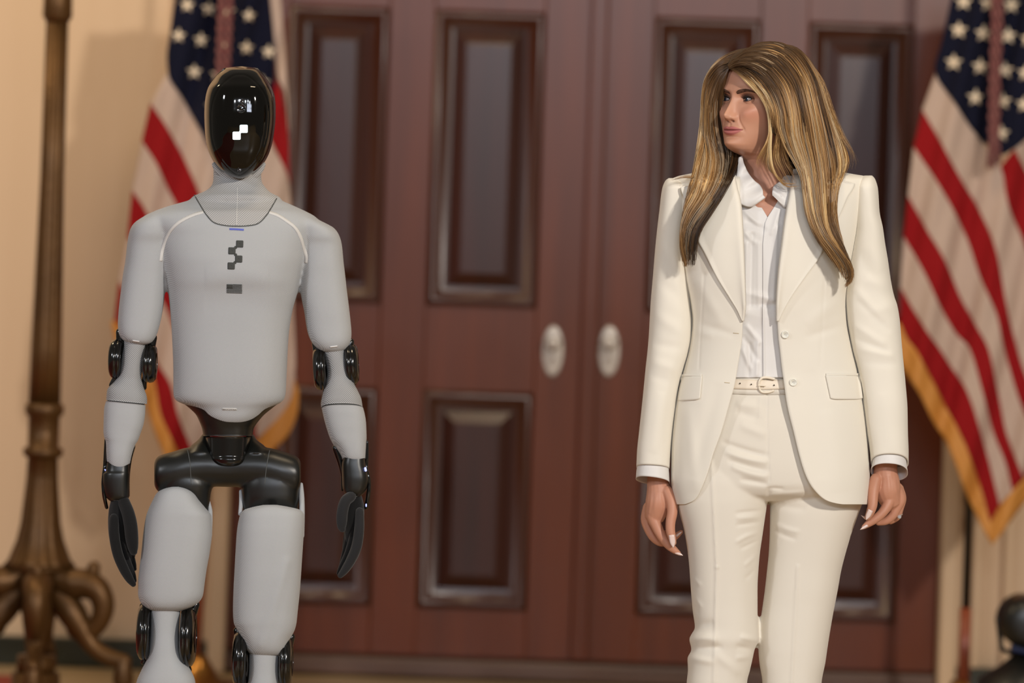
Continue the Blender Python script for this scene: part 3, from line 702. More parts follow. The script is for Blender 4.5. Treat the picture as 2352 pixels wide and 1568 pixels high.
# rim line
rimc = [(550, 153)]
L_ = [(HR.at(np.array([y]))) for y in np.linspace(170, 400, 24)]
ysr = np.linspace(158, 404, 40); a_, b_ = HR.at(ysr)[:2]
loop = [(x+1.5, y) for x, y in zip(a_, ysr)]+[(x-1.5, y) for x, y in zip(b_[::-1], ysr[::-1])]
W_ = [P(x, y, DR-.012) for x, y in loop]; W_.append(W_[0])
rl('visor_rim', mesh(*tube_w(W_, [.0016]*len(W_), 8)), M_rim)
for (pts) in ([(492, 378), (502, 392), (520, 405), (535, 409.5), (550, 411), (566, 409.5), (580, 404), (596, 391), (605, 378)],):
    q_ = catmull([(x, y) for x, y in pts], 60)
    rl('chin_rib', mesh(*tube_w(Pn(np.stack((q_[:, 0], q_[:, 1], np.full(60, DR-.002)), -1)), list(.0105*np.sin(np.linspace(.25, pi-.25, 60))**.5), 16)), KN2, nc_, label='ribbed knit edge under the visor')
for (x, y) in ((559.8, 295.8), (543.5, 311.6)):
    link('lit_square', gmesh(drape(blob(x, y, 18.4, 18.4, 8, 36, 4), HB, .0012), True), M_logo_on, head, solid=.0005, offset=1)
link('lit_link', gmesh(drape(blob(551.6, 303.6, 6, 6, 2, 14, 3), HB, .0011), True), M_logo_on, head, solid=.0005, offset=1)
def lens(x, y, r):
    D0 = hit(HB, x, y); k = D0/F; c = P(x, y, D0)
    o = link('camera_lens', mesh([(c.x+a, c.y-.001-h, c.z+b) for a, b, h in lathe(0, 0, [(r*k, -.002), (r*k, .001), (r*k*.86, .002), (r*k*.8, .0008), (r*k*.45, .0012), (.0002, .0022)], 28)[0]], lathe(0, 0, [(1, 0)]*6, 28)[1]), M_lens, head)
    ring = [(c.x+r*k*cos(t_), c.y-.003, c.z+r*k*sin(t_)) for t_ in np.linspace(0, 2*pi, 33)]
    link('lens_ring', mesh(*tube_w(ring, [.0009]*33, 6, ends=False)), M_ringm, o)
lens(554, 249, 10); lens(556.5, 233.5, 4.5); lens(549.5, 390, 4.5)

# ---- arms
def disc(cx, cy, hw, r, name, par, d=0, D=DR, flip=1, tilt=0):
    k = D/F; c = P(cx, cy, D+d); R = r*k; h = hw*k
    prof = [(-h, R*.55), (-h*.96, R*.80), (-h*.6, R*.95), (-h*.15, R), (h*.1, R), (h*.16, R*.955), (h*.3, R*.955), (h*.36, R), (h*.7, R*.98), (h*.95, R*.90), (h, R*.86)]
    if flip < 0: prof = [(-x, r_) for x, r_ in prof[::-1]]
    vv, ff = xlathe((0, 0, 0), prof, 48); R3 = Matrix.Rotation(tilt+ROLL*-1, 3, 'Y')
    vv = [tuple(R3 @ Vector(p)+c) for p in vv]
    return link(name, mesh(vv, ff), M_gloss, par)
def bar(pts, D, name, m, par, n=16, k=30, squash=1): return link(name, mesh(*ptube(pts, D, n, k, squash)), m, par)
# left-hand arm in the picture
eL = rl('elbow_cover', loft([(776, 284, 334, .0, .034, .03), (789, 285, 334, 0, .036, .03), (822, 280, 330, 0, .037, .03), (846, 277, 327, 0, .037, .03), (866, 272, 325.5, 0, .037, .035), (880, 262, 328, 0, .040, .04), (895, 248.5, 333.5, 0, .044, .042), (903, 245.5, 336.5, 0, .046, .044), (914, 244.5, 338, 0, .047, .045), (923, 244, 337.5, 0, .047, .045)], DR, 56, 50, 2.4, tilt=.10), KN3, label='open knit elbow cover, left arm in the picture')
fL = rl('forearm_cover', loft([(925, 243.5, 334.5, 0, .046, .045), (944, 239, 333.5, 0, .046, .045), (968, 238, 330, 0, .045, .044), (993, 237.5, 322, 0, .043, .042), (1007, 239, 317, 0, .042, .04), (1018, 243, 310.5, 0, .041, .038), (1042, 244, 302.5, 0, .039, .036), (1058, 245, 299, 0, .036, .034), (1068, 247, 296, 0, .033, .03), (1077, 252, 291, 0, .028, .025), (1083, 261, 283, 0, .018, .015)], DR, 56, 60, 2.5, tilt=.10), KN)
rl('forearm_gap', loft([(915, 247, 332, 0, .043, .04), (938, 246, 332, 0, .043, .04)], DR, 40, 6, 2.4, tilt=.10), M_gap, fL)
disc(266, 824, 14.5, 45, 'elbow_disc', robot, 0, flip=1, tilt=.03); disc(345, 834, 14.5, 45, 'elbow_disc', robot, 0, flip=-1, tilt=.03)
bar([(275, 762, .0, 9), (277, 790, 0, 10), (279, 820, .0, 9), (274, 852, 0, 7), (262, 872, 0, 6), (256, 884, 0, 6)], DR, 'elbow_bracket', M_gloss, robot)
bar([(352, 775, .0, 9), (346, 800, 0, 10), (340, 830, .0, 8), (332, 870, 0, 6), (331, 890, .01, 6)], DR, 'elbow_bracket', M_gloss, robot)
rl('wrist_housing', loft([(1060, 245, 298, .0, .03, .03), (1083, 241, 298, 0, .034, .034), (1087, 236, 298.5, 0, .036, .036), (1100, 235, 298, 0, .037, .037), (1125, 238, 297.5, 0, .036, .036), (1141, 243, 296.5, 0, .033, .033), (1150, 252, 290, 0, .026, .026)], DR, 44, 30, 2.8), M_black, label='black cylindrical wrist housing')
bar([(246, 1010, .0, 6.5), (242, 1050, 0, 4.5), (241, 1075, 0, 5), (238.5, 1090, -.01, 4.5), (237, 1112, -.01, 4.5), (239.5, 1140, -.01, 4.5), (245, 1165, 0, 4)], DR, 'wrist_guard', M_gloss, robot)
bar([(305, 1025, .01, 6), (299, 1050, .01, 5), (295, 1075, .01, 5), (295, 1100, .01, 3), (295, 1138, .01, 3)], DR, 'wrist_guard', M_gloss, robot)
rl('wrist_light', mesh(*ptube([(241, 1078, -.01, 1.2), (243, 1081, -.01, 1.2)], DR, 8, 4)), M_led)
def hand(name, pieces, D, m, par, label=None, voxel=.0016):
    o = None
    for (nm, pts, sq, mm) in pieces:
        me = mesh(*ptube(pts, D, 16, 30, sq))
        if o is None: o = link(name, me, mm, par, label=label)
        else: link(nm, me, mm, o)
    return o
hand('hand', [
  ('palm', [(274, 1150, .0, 20), (274, 1170, 0, 24), (273, 1200, .0, 25), (275, 1235, .005, 24), (280, 1265, .01, 19)], 1.3, M_glove),
  ('finger', [(262, 1190, -.028, 11), (262, 1225, -.034, 12), (270, 1270, -.034, 12), (284, 1305, -.03, 11.5), (298, 1330, -.026, 9.5), (306, 1341, -.024, 6.5)], 1, M_glove),
  ('finger', [(270, 1200, -.012, 11), (275, 1250, -.014, 12), (290, 1290, -.012, 11), (303, 1320, -.008, 9), (308, 1333, -.006, 6)], 1, M_glove),
  ('finger', [(278, 1200, .006, 11), (286, 1245, .006, 12), (298, 1278, .006, 11), (306, 1300, .008, 8), (309, 1306, .008, 5)], 1, M_glove),
  ('finger', [(284, 1200, .022, 10), (292, 1235, .024, 10), (300, 1260, .024, 9), (304, 1275, .024, 7)], 1, M_glove),
  ('thumb', [(284, 1152, -.02, 14), (294, 1178, -.036, 15), (300, 1205, -.044, 15.5), (303, 1235, -.046, 15), (306, 1260, -.046, 11.5), (307, 1266, -.046, 9)], 1, M_glove)],
  DR, M_glove, robot, 'black gloved hand, left in the picture')
# right-hand arm in the picture
eR = rl('elbow_cover', loft([(795, 742, 792, .0, .034, .03), (813, 743.5, 792.5, 0, .036, .03), (842, 750, 798.5, 0, .037, .03), (858, 751.5, 803, 0, .037, .03), (870, 750.5, 807, 0, .037, .035), (885, 747, 814.5, 0, .040, .04), (903, 742, 824, 0, .044, .042), (919, 738.5, 830.5, 0, .046, .044), (928, 737, 832, 0, .047, .045), (937, 738, 833, 0, .047, .045)], DR, 56, 50, 2.4, curve=-11), KN3, label='open knit elbow cover, right arm in the picture')
fR = rl('forearm_cover', loft([(938, 739, 834.5, 0, .046, .045), (952, 742, 838, 0, .046, .045), (968, 746, 840.5, 0, .045, .044), (985, 751, 841.5, 0, .044, .042), (1005, 758, 842, 0, .042, .04), (1018, 765, 841, 0, .041, .038), (1027, 772, 840.5, 0, .04, .037), (1042, 782, 839.5, 0, .038, .036), (1056, 789, 838.5, 0, .035, .034), (1064, 795, 836, 0, .031, .03), (1072, 808, 826, 0, .018, .015)], DR, 56, 60, 2.5, curve=-9), KN)
rl('forearm_gap', loft([(926, 741, 830, 0, .043, .04), (948, 743, 832, 0, .043, .04)], DR, 40, 6, 2.4, curve=-9), M_gap, fR)
disc(735, 846, 14.5, 50, 'elbow_disc', robot, 0, flip=1, tilt=-.06); disc(809, 836, 14.5, 47, 'elbow_disc', robot, 0, flip=-1, tilt=-.06)
bar([(724, 780, .0, 9), (730, 805, 0, 11), (740, 835, .0, 9), (747, 865, 0, 7), (747, 890, 0, 5), (741, 925, .0, 5)], DR, 'elbow_bracket', M_gloss, robot)
bar([(806, 785, .0, 8), (800, 805, 0, 10), (800, 835, .0, 9), (806, 862, 0, 7), (813, 880, .01, 6)], DR, 'elbow_bracket', M_gloss, robot)
rl('wrist_housing', loft([(1045, 790, 838, .0, .03, .03), (1066, 785, 840, 0, .034, .034), (1085, 785.5, 845, 0, .036, .036), (1100, 786, 847, 0, .037, .037), (1118, 787, 844, 0, .036, .036), (1130, 790, 838, 0, .033, .033), (1140, 798, 828, 0, .026, .026)], DR, 44, 30, 2.8), M_black, label='black cylindrical wrist housing')
bar([(843, 1015, .0, 4), (843, 1050, 0, 4), (841, 1075, 0, 5), (845, 1090, -.01, 4.5), (848, 1110, -.01, 4), (846, 1135, -.01, 5), (841, 1165, -.0, 5)], DR, 'wrist_guard', M_gloss, robot)
bar([(770, 1028, .01, 7), (776, 1045, .01, 7), (782, 1065, .01, 6), (786, 1090, .01, 4), (786, 1125, .01, 3)], DR, 'wrist_guard', M_gloss, robot)
rl('wrist_light', mesh(*ptube([(839, 1075, -.03, 2.6), (840, 1080, -.03, 2.6)], DR, 8, 4)), M_led)
rl('wrist_light', mesh(*ptube([(841, 1158, -.02, 1.6), (841, 1162, -.02, 1.6)], DR, 8, 4)), M_led)
hand('hand', [
  ('palm', [(812, 1142, .0, 20), (812, 1160, 0, 24), (812, 1190, .0, 24), (810, 1220, .005, 20), (806, 1245, .01, 15)], 1.3, M_glove),
  ('finger', [(826, 1175, -.03, 10), (825, 1215, -.036, 11.5), (819, 1255, -.036, 12), (805, 1288, -.032, 11), (791, 1310, -.028, 9), (782, 1321, -.026, 6.5)], 1, M_glove2),
  ('finger', [(818, 1180, -.014, 11), (814, 1230, -.014, 12), (802, 1270, -.012, 11), (788, 1298, -.01, 9), (779, 1316, -.008, 6)], 1, M_glove),
  ('finger', [(808, 1180, .004, 11), (804, 1225, .004, 11), (798, 1255, .004, 10), (790, 1282, .006, 8), (785, 1295, .008, 6)], 1, M_glove),
  ('finger', [(802, 1180, .022, 10), (800, 1215, .024, 10), (797, 1240, .024, 9), (793, 1258, .024, 7)], 1, M_glove),
  ('thumb', [(806, 1140, -.03, 12), (794, 1150, -.038, 13), (787, 1172, -.042, 13), (785, 1195, -.042, 12.5), (785, 1210, -.04, 10), (786, 1214, -.04, 8)], 1, M_glove2)],
  DR, M_glove, robot, 'black gloved hand, right in the picture')

# ---- waist and pelvis
rl('waist_flare', loft([(912, 404, 650, .0, .085, .075), (925, 420, 640, 0, .082, .07), (938, 436, 624, 0, .08, .065), (952, 450, 607, 0, .076, .06), (968, 458, 593, 0, .07, .055), (984, 464, 583, 0, .064, .052), (1001, 467, 580, 0, .06, .05)], DR, 64, 40, 2.4), M_black, label='black flared waist joint')
rl('waist_cylinder', loft([(1002, 469, 578.5, 0, .059, .05), (1004, 471, 577, 0, .058, .05), (1048, 473, 574, 0, .058, .05), (1054, 475, 573, 0, .062, .05), (1062, 482, 569, 0, .062, .05), (1068, 492, 560, 0, .058, .05), (1072, 510, 545, 0, .04, .04)], DR, 56, 40, 2.2), M_gloss)
k = DR/F
def xl_part(secs, n=40):     # sections along the picture's x: (px, ytop, ybot, hd)
    s = catmull([(a, b, c_, d) for a, b, c_, d in secs], 60); V = []
    for (x, yt, yb, hd) in s:
        for j in range(n):
            a = 2*pi*j/n; V.append(tuple(P(x, (yt+yb)/2-(yb-yt)/2*sin(a), DR-hd*cos(a))))
    Fc = grid_faces(60, n, True); q = len(V); V.append(tuple(np.mean(V[:n], 0))); V.append(tuple(np.mean(V[59*n:60*n], 0)))
    Fc += [(q, (j+1) % n, j) for j in range(n)]+[(q+1, 59*n+j, 59*n+(j+1) % n) for j in range(n)]
    return mesh(V, Fc)
barm = xl_part([(354, 1064, 1112, .03), (358, 1053, 1122, .04), (366, 1046, 1130, .046), (400, 1036, 1128, .05), (427, 1028, 1124, .05), (470, 1026, 1118, .048), (522, 1030, 1118, .046), (575, 1026, 1120, .048), (618, 1028, 1126, .05), (650, 1036, 1134, .05), (678, 1046, 1134, .046), (688, 1054, 1126, .04), (691, 1064, 1112, .03)])
shl = loft([(995, 466, 480, .03, .02, .03), (1010, 455, 485, .025, .03, .03), (1022, 440, 490, .015, .035, .035), (1040, 425, 492, .0, .042, .04)], DR, 32, 16, 2.2)
shr = loft([(995, 568, 581, .03, .02, .03), (1010, 562, 590, .025, .03, .03), (1022, 558, 606, .015, .035, .035), (1040, 556, 620, .0, .042, .04)], DR, 32, 16, 2.2)
hl = loft([(1085, 362, 470, .0, .045, .045), (1115, 364, 488, .0, .048, .045), (1135, 372, 484, 0, .042, .045), (1155, 400, 482, 0, .03, .045), (1175, 440, 480, 0, .02, .04), (1195, 465, 478, 0, .01, .03)], DR, 40, 30, 2.3)
hr = loft([(1085, 560, 686, .0, .045, .045), (1120, 554, 688, .0, .05, .045), (1140, 555, 688, 0, .05, .045), (1165, 556, 686, 0, .042, .045), (1190, 562, 682, 0, .03, .04), (1205, 580, 672, 0, .02, .03)], DR, 40, 30, 2.5)
pel = union([barm, shl, shr, hl, hr], .0032, 6)
po = rl('pelvis', pel, M_black, label='satin black hip housing')
PB = bvh_of(pel)
PB = BVHTree.FromPolygons([tuple(Vector(vv.co)+ORG[robot.name]) for vv in pel.vertices], [tuple(p.vertices) for p in pel.polygons])
for pts in ([(430, 1030), (436, 1060), (438, 1090), (439, 1112)], [(620, 1030), (614, 1060), (610, 1090), (608, 1112)]):
    link('hip_seam', gmesh(ribbon(pts, 1.6, PB, .0008, 20)), M_gap, po, solid=.0004, offset=1)
# ---- legs
tl = loft([(1117.5, 392, 416, .0, .05, .05), (1121, 378, 430, 0, .062, .06), (1131, 361, 447, 0, .072, .07), (1149, 350.5, 459, 0, .080, .075), (1167, 342, 473, 0, .084, .078), (1185, 335.5, 486, 0, .086, .08), (1221, 329.5, 487, 0, .086, .08), (1266, 325, 482, 0, .085, .08), (1311, 319.5, 474, 0, .083, .078), (1339, 317, 470, 0, .081, .075), (1366, 317, 466, 0, .078, .073), (1380, 321, 458, 0, .075, .07), (1393, 331, 440, 0, .068, .065), (1401, 344, 420, 0, .055, .055), (1405, 362, 400, 0, .04, .04)], DR, 72, 90, 2.7, tilt=.02)
TL = rl('thigh_cover', tl, KN, label='grey knit thigh cover, left leg in the picture')
tr = loft([(1159, 606, 636, .0, .05, .05), (1163, 585, 660, 0, .062, .06), (1171, 560, 690, 0, .070, .07), (1181, 552, 698, 0, .076, .075), (1200, 547, 699, 0, .080, .075), (1221, 544, 698, 0, .083, .078), (1266, 541, 695, 0, .085, .08), (1311, 538.5, 692, 0, .085, .08), (1360, 536, 688.5, 0, .083, .078), (1402, 535, 684, 0, .080, .075), (1430, 537, 681, 0, .078, .073), (1443, 543, 678, 0, .076, .07), (1470, 557, 665, 0, .072, .068), (1492, 567, 656.5, 0, .064, .062), (1503, 577, 647, 0, .052, .05), (1508, 594, 630, 0, .036, .036)], DR-.03, 72, 90, 2.7)
relief(tr, [(660, 1290, 600, 1480, 10, .003, 0, 1)])
TR = rl('thigh_cover', tr, KN, label='grey knit thigh cover, right leg in the picture')
bar([(553, 1128, .0, 4), (554, 1150, -.01, 5), (551, 1180, -.02, 4)], DR, 'thigh_edge', KN, robot)
bar([(692, 1112, .0, 4), (693, 1140, -.01, 6), (694, 1180, -.02, 6), (693, 1230, -.02, 6)], DR, 'thigh_edge', KN, robot)
bar([(479, 1152, .0, 4), (483, 1175, -.01, 5), (482, 1230, -.02, 5)], DR, 'thigh_edge', KN, robot)
def shin(rows, D, lab): return rl('shin_cover', loft(rows, D, 56, 70, 2.5), KN, label=lab)
shin([(1398, 347, 415, .0, .05, .05), (1447, 346, 411.5, 0, .05, .05), (1492, 342, 414, 0, .055, .05), (1516, 336, 422, 0, .058, .06), (1538, 325, 438, 0, .062, .065), (1568, 313, 449, 0, .066, .07), (1640, 306, 452, 0, .068, .07), (1760, 318, 440, .01, .056, .06), (1850, 336, 420, .01, .042, .045), (1905, 345, 412, .01, .038, .042)], DR, 'grey knit shin cover, left leg in the picture')
shin([(1500, 573, 641, .0, .05, .05), (1540, 572, 640, 0, .05, .05), (1590, 567, 641, 0, .055, .05), (1625, 555, 655, 0, .062, .065), (1680, 545, 666, 0, .066, .07), (1780, 552, 655, 0, .058, .06), (1870, 570, 638, .0, .042, .045), (1925, 576, 632, .0, .038, .042)], DR-.03, 'grey knit shin cover, right leg in the picture')
disc(332, 1450, 15, 66, 'knee_disc', robot, 0, flip=1, tilt=.02); disc(433, 1460, 16, 72, 'knee_disc', robot, 0, flip=-1, tilt=.02)
bar([(329, 1392, .0, 9), (333, 1420, 0, 11), (336, 1450, .0, 9), (336, 1490, 0, 8), (330, 1520, 0, 7)], DR, 'knee_bracket', M_gloss, robot)
bar([(450, 1388, .0, 9), (440, 1410, 0, 12), (428, 1440, .0, 10), (420, 1480, 0, 8), (425, 1510, 0, 7), (434, 1538, 0, 7)], DR, 'knee_bracket', M_gloss, robot)
disc(552, 1512, 16, 66, 'knee_disc', robot, -.03, flip=1, tilt=.02); disc(658, 1518, 14, 62, 'knee_disc', robot, -.03, flip=-1, tilt=.02)
bar([(545, 1448, -.03, 9), (556, 1475, -.03, 11), (567, 1505, -.03, 9), (568, 1540, -.03, 8), (560, 1575, -.03, 7)], DR, 'knee_bracket', M_gloss, robot)
bar([(670, 1462, -.03, 8), (662, 1485, -.03, 10), (651, 1510, -.03, 9), (647, 1545, -.03, 8), (650, 1580, -.03, 7)], DR, 'knee_bracket', M_gloss, robot)
for (xa, dd, ya) in ((379, 0, 1900), (604, -.03, 1920)):
    a = P(xa, ya, DR+dd)
    m_ = MB(); 
    V = []; n = 28
    for (t_, w_, h_) in ((-.09, .02, .05), (-.075, .035, .075), (-.03, .042, .11), (.03, .042, .13), (.08, .045, .09), (.14, .048, .06), (.175, .040, .045), (.19, .02, .03)):
        for j in range(n):
            an = 2*pi*j/n; V.append((a.x+w_*spow(cos(an), .7), a.y-t_, .001+h_/2+h_/2*spow(sin(an), .7)))
    Fc = grid_faces(8, n, True); q = len(V); V += [(a.x, a.y+.09, .04), (a.x, a.y-.19, .03)]
    Fc += [(q, (j+1) % n, j) for j in range(n)]+[(q+1, 7*n+j, 7*n+(j+1) % n) for j in range(n)]
    rl('foot', mesh(V, Fc), M_black)
    rl('ankle', mesh(*tube_w([(a.x, a.y, .09), (a.x, a.y, a.z+.03)], [.034, .034], 20)), M_black)

# ================================================================== WOMAN
DP = 8.0
person = thing('person', (P(1760, 1000, DP).x, DP, 0), 'woman in a cream trouser suit with long blonde-brown hair, looking towards the robot', 'person')
def pl(name, me, m, parent=None, **k): return link(name, me, m, parent or person, **k)
# ---- head -----------------------------------------------------------
HX, HYY, HD = 1741.0, 231.5, 7.985
YAW = RAD(43)
HC = P(HX, HYY, HD)
HRM = Matrix(((cos(YAW), -sin(YAW), 0), (-sin(YAW), -cos(YAW), 0), (0, 0, 1)))   # columns: right, forward, up
HRM = Matrix.Rotation(RAD(1.0), 3, 'Y') @ HRM
Hm = np.array(HRM)
def HW(v): return np.asarray(v) @ Hm.T + np.array(HC)
zc = [-.145, -.121, -.1130, -.107, -.097, -.083, -.068, -.045, -.025, 0, .02, .045, .07, .09, .105, .115, .1185]
wc = [.034, .034, .0350, .039, .0450, .0530, .0605, .0675, .0710, .0715, .0715, .0705, .066, .056, .042, .024, .004]
fc = [.010, .035, .064, .078, .0860, .0855, .0850, .0855, .0850, .0830, .0870, .0870, .0815, .069, .051, .028, .004]
bc = [.050, .055, .060, .065, .070, .078, .085, .094, .098, .100, .100, .098, .090, .076, .056, .030, .004]
def prof_at(z): return pchip(zc, wc, z), pchip(zc, fc, z), pchip(zc, bc, z)
def G(a, s): return np.exp(-(a/s)**2)
def mouthlines(x):
    u = np.clip(np.abs(x)/.0262, 0, 1); zm = -.0690+.0018*u**2
    up = zm+.0092*(1-u**2)**.75*(1-.22*G(x, .0035)); lo = zm-.0116*(1-u**2)**.65
    return zm, up, lo, u
def feats(x, z):
    ax = np.abs(x)
    d = np.zeros_like(x+z)
    # nose
    hz = pchip([-.060, -.0535, -.0475, -.043, -.0375, -.031, -.020, -.008, .004, .016, .03], [0, .001, .011, .0215, .0255, .0225, .0160, .0098, .0056, .0025, 0], z)
    sg = pchip([-.06, -.045, -.037, -.028, -.012, .006, .03], [.008, .0085, .0086, .0074, .0066, .0080, .013], z)
    d += hz*G(x, sg)
    d += .0075*G(ax-.0118, .0048)*G(z+.0425, .0058)
    d -= .0022*G(ax-.0195, .0022)*G(z+.042, .006)
    d -= .0075*G(ax-.0068, .0032)*G(z+.0492, .0020)
    # brows, sockets
    d += .0040*G(ax-.026, .020)*G(z-.0185, .0075)
    d -= .0120*G(ax-.0305, .0155)*G(z-.000, .0105)
    d -= .0030*G(ax-.014, .006)*G(z-.004, .010)
    d -= .0020*G(ax-.034, .014)*G(z+.017, .006)
    # cheekbones and smile cheeks
    d += .0060*G(ax-.046, .017)*G(z+.024, .016)
    d += .0045*G(ax-.036, .013)*G(z+.036, .013)
    fx = .0185+.42*(-.043-z); d -= .0022*G(ax-fx, .0030)*G(z+.056, .013)
    d -= .0018*G(ax-.0275, .0035)*G(z+.066, .005)
    d -= .0040*G(ax-.052, .016)*G(z+.066, .018)
    # lips
    zm, up, lo, u = mouthlines(x)
    d += .0046*G(x, .020)*G(z+.066, .014)
    d += .0046*(1-u**2)*G(z-(zm+up)/2, .0036)
    d += .0062*(1-u**2)*G(z-(zm+lo)/2, .0046)
    d -= .0048*np.where(u < 1, 1, 0)*(1-.5*u)*G(z-zm, .0012)
    d -= .0016*G(x, .0035)*G(z+.0575, .005)
    d -= .0038*G(x, .017)*G(z+.0835, .0042)
    # chin, jaw
    d += .0095*G(x, .0175)*G(z+.0975, .0120)
    d += .0030*G(x, .030)*G(z+.055, .030)
    return d
def face_y(x, z):
    w_, f_, b_ = prof_at(z); p = 2.35
    return f_*(1-np.clip(np.abs(x)/w_, 0, .999)**p)**(1/p)+feats(x, z)
nz, na = 300, 260
zz_ = np.concatenate((np.linspace(-.150, -.125, 18, endpoint=False), np.linspace(-.125, .05, 220, endpoint=False), np.linspace(.05, .1185, 62)))
th = np.concatenate((np.linspace(-pi/2, pi/2, 200, endpoint=False), np.linspace(pi/2, 3*pi/2, 60, endpoint=False)))
Z = zz_[:, None]*np.ones((1, na)); T = th[None]*np.ones((nz, 1)); w_, f_, b_ = prof_at(Z); p = 2.35
sx = spow(np.sin(T), 2/p); cy = spow(np.cos(T), 2/p)
X = w_*sx; Y = np.where(cy > 0, f_, b_)*cy
fw = np.clip(np.cos(T)/.25, 0, 1); D_ = feats(X, Z)*fw
Y = Y+D_
hv = HW(np.stack((X, Y, Z), -1).reshape(-1, 3)); hf = grid_faces(nz, na, True)
hf.append(tuple(range((nz-1)*na, nz*na)))
# skin colour painted where the thing itself is coloured: lips, lids, cheeks; shade in mouth crease and nostrils painted too
cs = np.array(srgb(200, 147, 120)[:3]); col = np.ones((nz*na, 4)); col[:, :3] = cs
x = X.ravel(); z = Z.ravel(); ax = np.abs(x); fr = (np.cos(T) > 0).ravel()
def blend(c, m):
    m = (m*fr)[:, None]; col[:, :3] = col[:, :3]*(1-m)+np.array(srgb(*c)[:3])*m
blend((206, 128, 108), .35*G(ax-.044, .020)*G(z+.032, .016))
blend((196, 140, 116), .5*G(z-.07, .03))
blend((104, 66, 52), .8*G(ax-.033, .016)*G(z-.0080, .0060))
blend((140, 96, 80), .45*G(ax-.034, .013)*G(z+.0085, .0030))
zm, up, lo, u = mouthlines(x)
lip = np.clip((up-z)/.0012, 0, 1)*np.clip((z-lo)/.0012, 0, 1)*(u < 1)
blend((182, 104, 104), .9*lip); blend((110, 50, 50), .8*G(z-zm, .0009)*(u < 1))  # second blend paints shade along the mouth crease
blend((90, 48, 40), .8*G(ax-.0068, .0030)*G(z+.0497, .0018))  # shade painted into the nostril dents
hairy = np.clip((z-.060+.25*np.clip(ax-.03, 0, 1))/.004, 0, 1)*1.0; hb_ = (~fr)*1.0
m_ = np.clip(hairy+hb_*(z > -.09), 0, 1)[:, None]; col[:, :3] = col[:, :3]*(1-m_)+np.array(srgb(62, 44, 28)[:3])*m_
head_me = mesh(hv, hf)
# neck, chest, torso, limbs of the same body
def addcol(me, cols=None, base=(206, 154, 128)):
    a = me.color_attributes.new('Col', 'FLOAT_COLOR', 'POINT')
    if cols is None: cols = np.ones((len(me.vertices), 4)); cols[:, :3] = np.array(srgb(*base)[:3])
    a.data.foreach_set('color', cols.astype(float).ravel()); return me
trunk = loft([(318, 1704, 1812, .015, .040, .06), (350, 1706, 1812, .01, .048, .06), (380, 1708, 1813, .0, .056, .06), (410, 1706, 1815, -.005, .058, .065), (432, 1696, 1826, -.006, .062, .07), (450, 1668, 1855, -.004, .072, .08), (466, 1630, 1895, -.002, .082, .085), (500, 1600, 1925, 0, .087, .09), (560, 1595, 1928, 0, .09, .09), (660, 1600, 1925, .0, .09, .09), (780, 1615, 1920, 0, .075, .08), (900, 1590, 1945, 0, .085, .09), (1040, 1565, 1965, 0, .09, .10), (1110, 1575, 1955, 0, .085, .10)], DP, 96, 160, 2.15)
relief(trunk, [(1712, 446, 1752, 472, 8, .002), (1812, 442, 1782, 470, 8, .002), (1765, 446, 1765, 470, 8, -.003), (1722, 360, 1762, 462, 8, .0016)])
bmb = MB(); bmb.mesh_in(head_me); nh = len(bmb.v); bmb.mesh_in(trunk)
def addt(pts, sq=1, n=20, k=30): bmb.add(ptube(pts, DP, n, k, sq))
addt([(1570, 450, 0, 26), (1545, 560, 0, 32), (1535, 700, 0, 34), (1530, 800, 0, 30), (1515, 900, 0, 29), (1508, 1000, 0, 25), (1510, 1080, 0, 22)])
addt([(1965, 450, 0, 26), (1995, 560, 0, 32), (2005, 700, 0, 34), (2015, 800, 0, 30), (2030, 900, 0, 29), (2036, 1000, 0, 25), (2036, 1070, 0, 22)])
addt([(1660, 1090, 0.01, 60), (1655, 1250, 0.01, 52), (1662, 1400, 0, 46), (1650, 1500, 0, 44), (1648, 1600, 0, 46), (1650, 1750, 0, 36), (1652, 1880, 0, 26), (1652, 1940, 0, 26)])
addt([(1870, 1090, 0.01, 60), (1856, 1250, 0.03, 50), (1832, 1400, 0.03, 44), (1822, 1500, 0.03, 40), (1818, 1600, 0.03, 42), (1818, 1750, 0, 36), (1818, 1880, 0, 26), (1818, 1940, 0, 26)])
def handmesh(pieces):
    me = union([mesh(*ptube(p, DP, 18, 40, s)) for p, s in pieces], .0014, 5); return me
hL = handmesh([
 ([(1511, 1076, 0, 24), (1511, 1105, 0, 25), (1513, 1130, 0, 28), (1512, 1155, -.002, 30), (1506, 1178, 0, 26)], 1.0),
 ([(1500, 1160, -.004, 18), (1500, 1186, -.006, 15.5), (1508, 1208, -.010, 13), (1519, 1230, -.014, 11.2), (1534, 1250, -.016, 10.2), (1548, 1262, -.016, 8.6), (1559, 1270, -.016, 5.5)], 1),
 ([(1492, 1165, .012, 15), (1484, 1192, .014, 12.5), (1490, 1215, .013, 11), (1503, 1236, .012, 10), (1520, 1246, .016, 9), (1540, 1240, .022, 8.6), (1556, 1228, .026, 7), (1565, 1221, .028, 4.5)], 1),
 ([(1490, 1165, .030, 14), (1484, 1190, .034, 11.5), (1494, 1214, .036, 10), (1512, 1228, .038, 9), (1530, 1224, .040, 7)], 1),
 ([(1494, 1160, .046, 12), (1490, 1184, .050, 10), (1500, 1206, .052, 8.5), (1514, 1216, .052, 7)], 1),
 ([(1532, 1128, -.016, 14), (1542, 1152, -.026, 13.2), (1544, 1176, -.032, 12.2), (1540, 1200, -.036, 11.4), (1540, 1218, -.038, 10.8), (1544, 1236, -.040, 9), (1547, 1246, -.040, 7)], 1)])
relief(hL, [(1508, 1130, 1503, 1180, 4, .0012), (1522, 1130, 1526, 1165, 4, -.0014), (1496, 1140, 1490, 1180, 4, .001)])
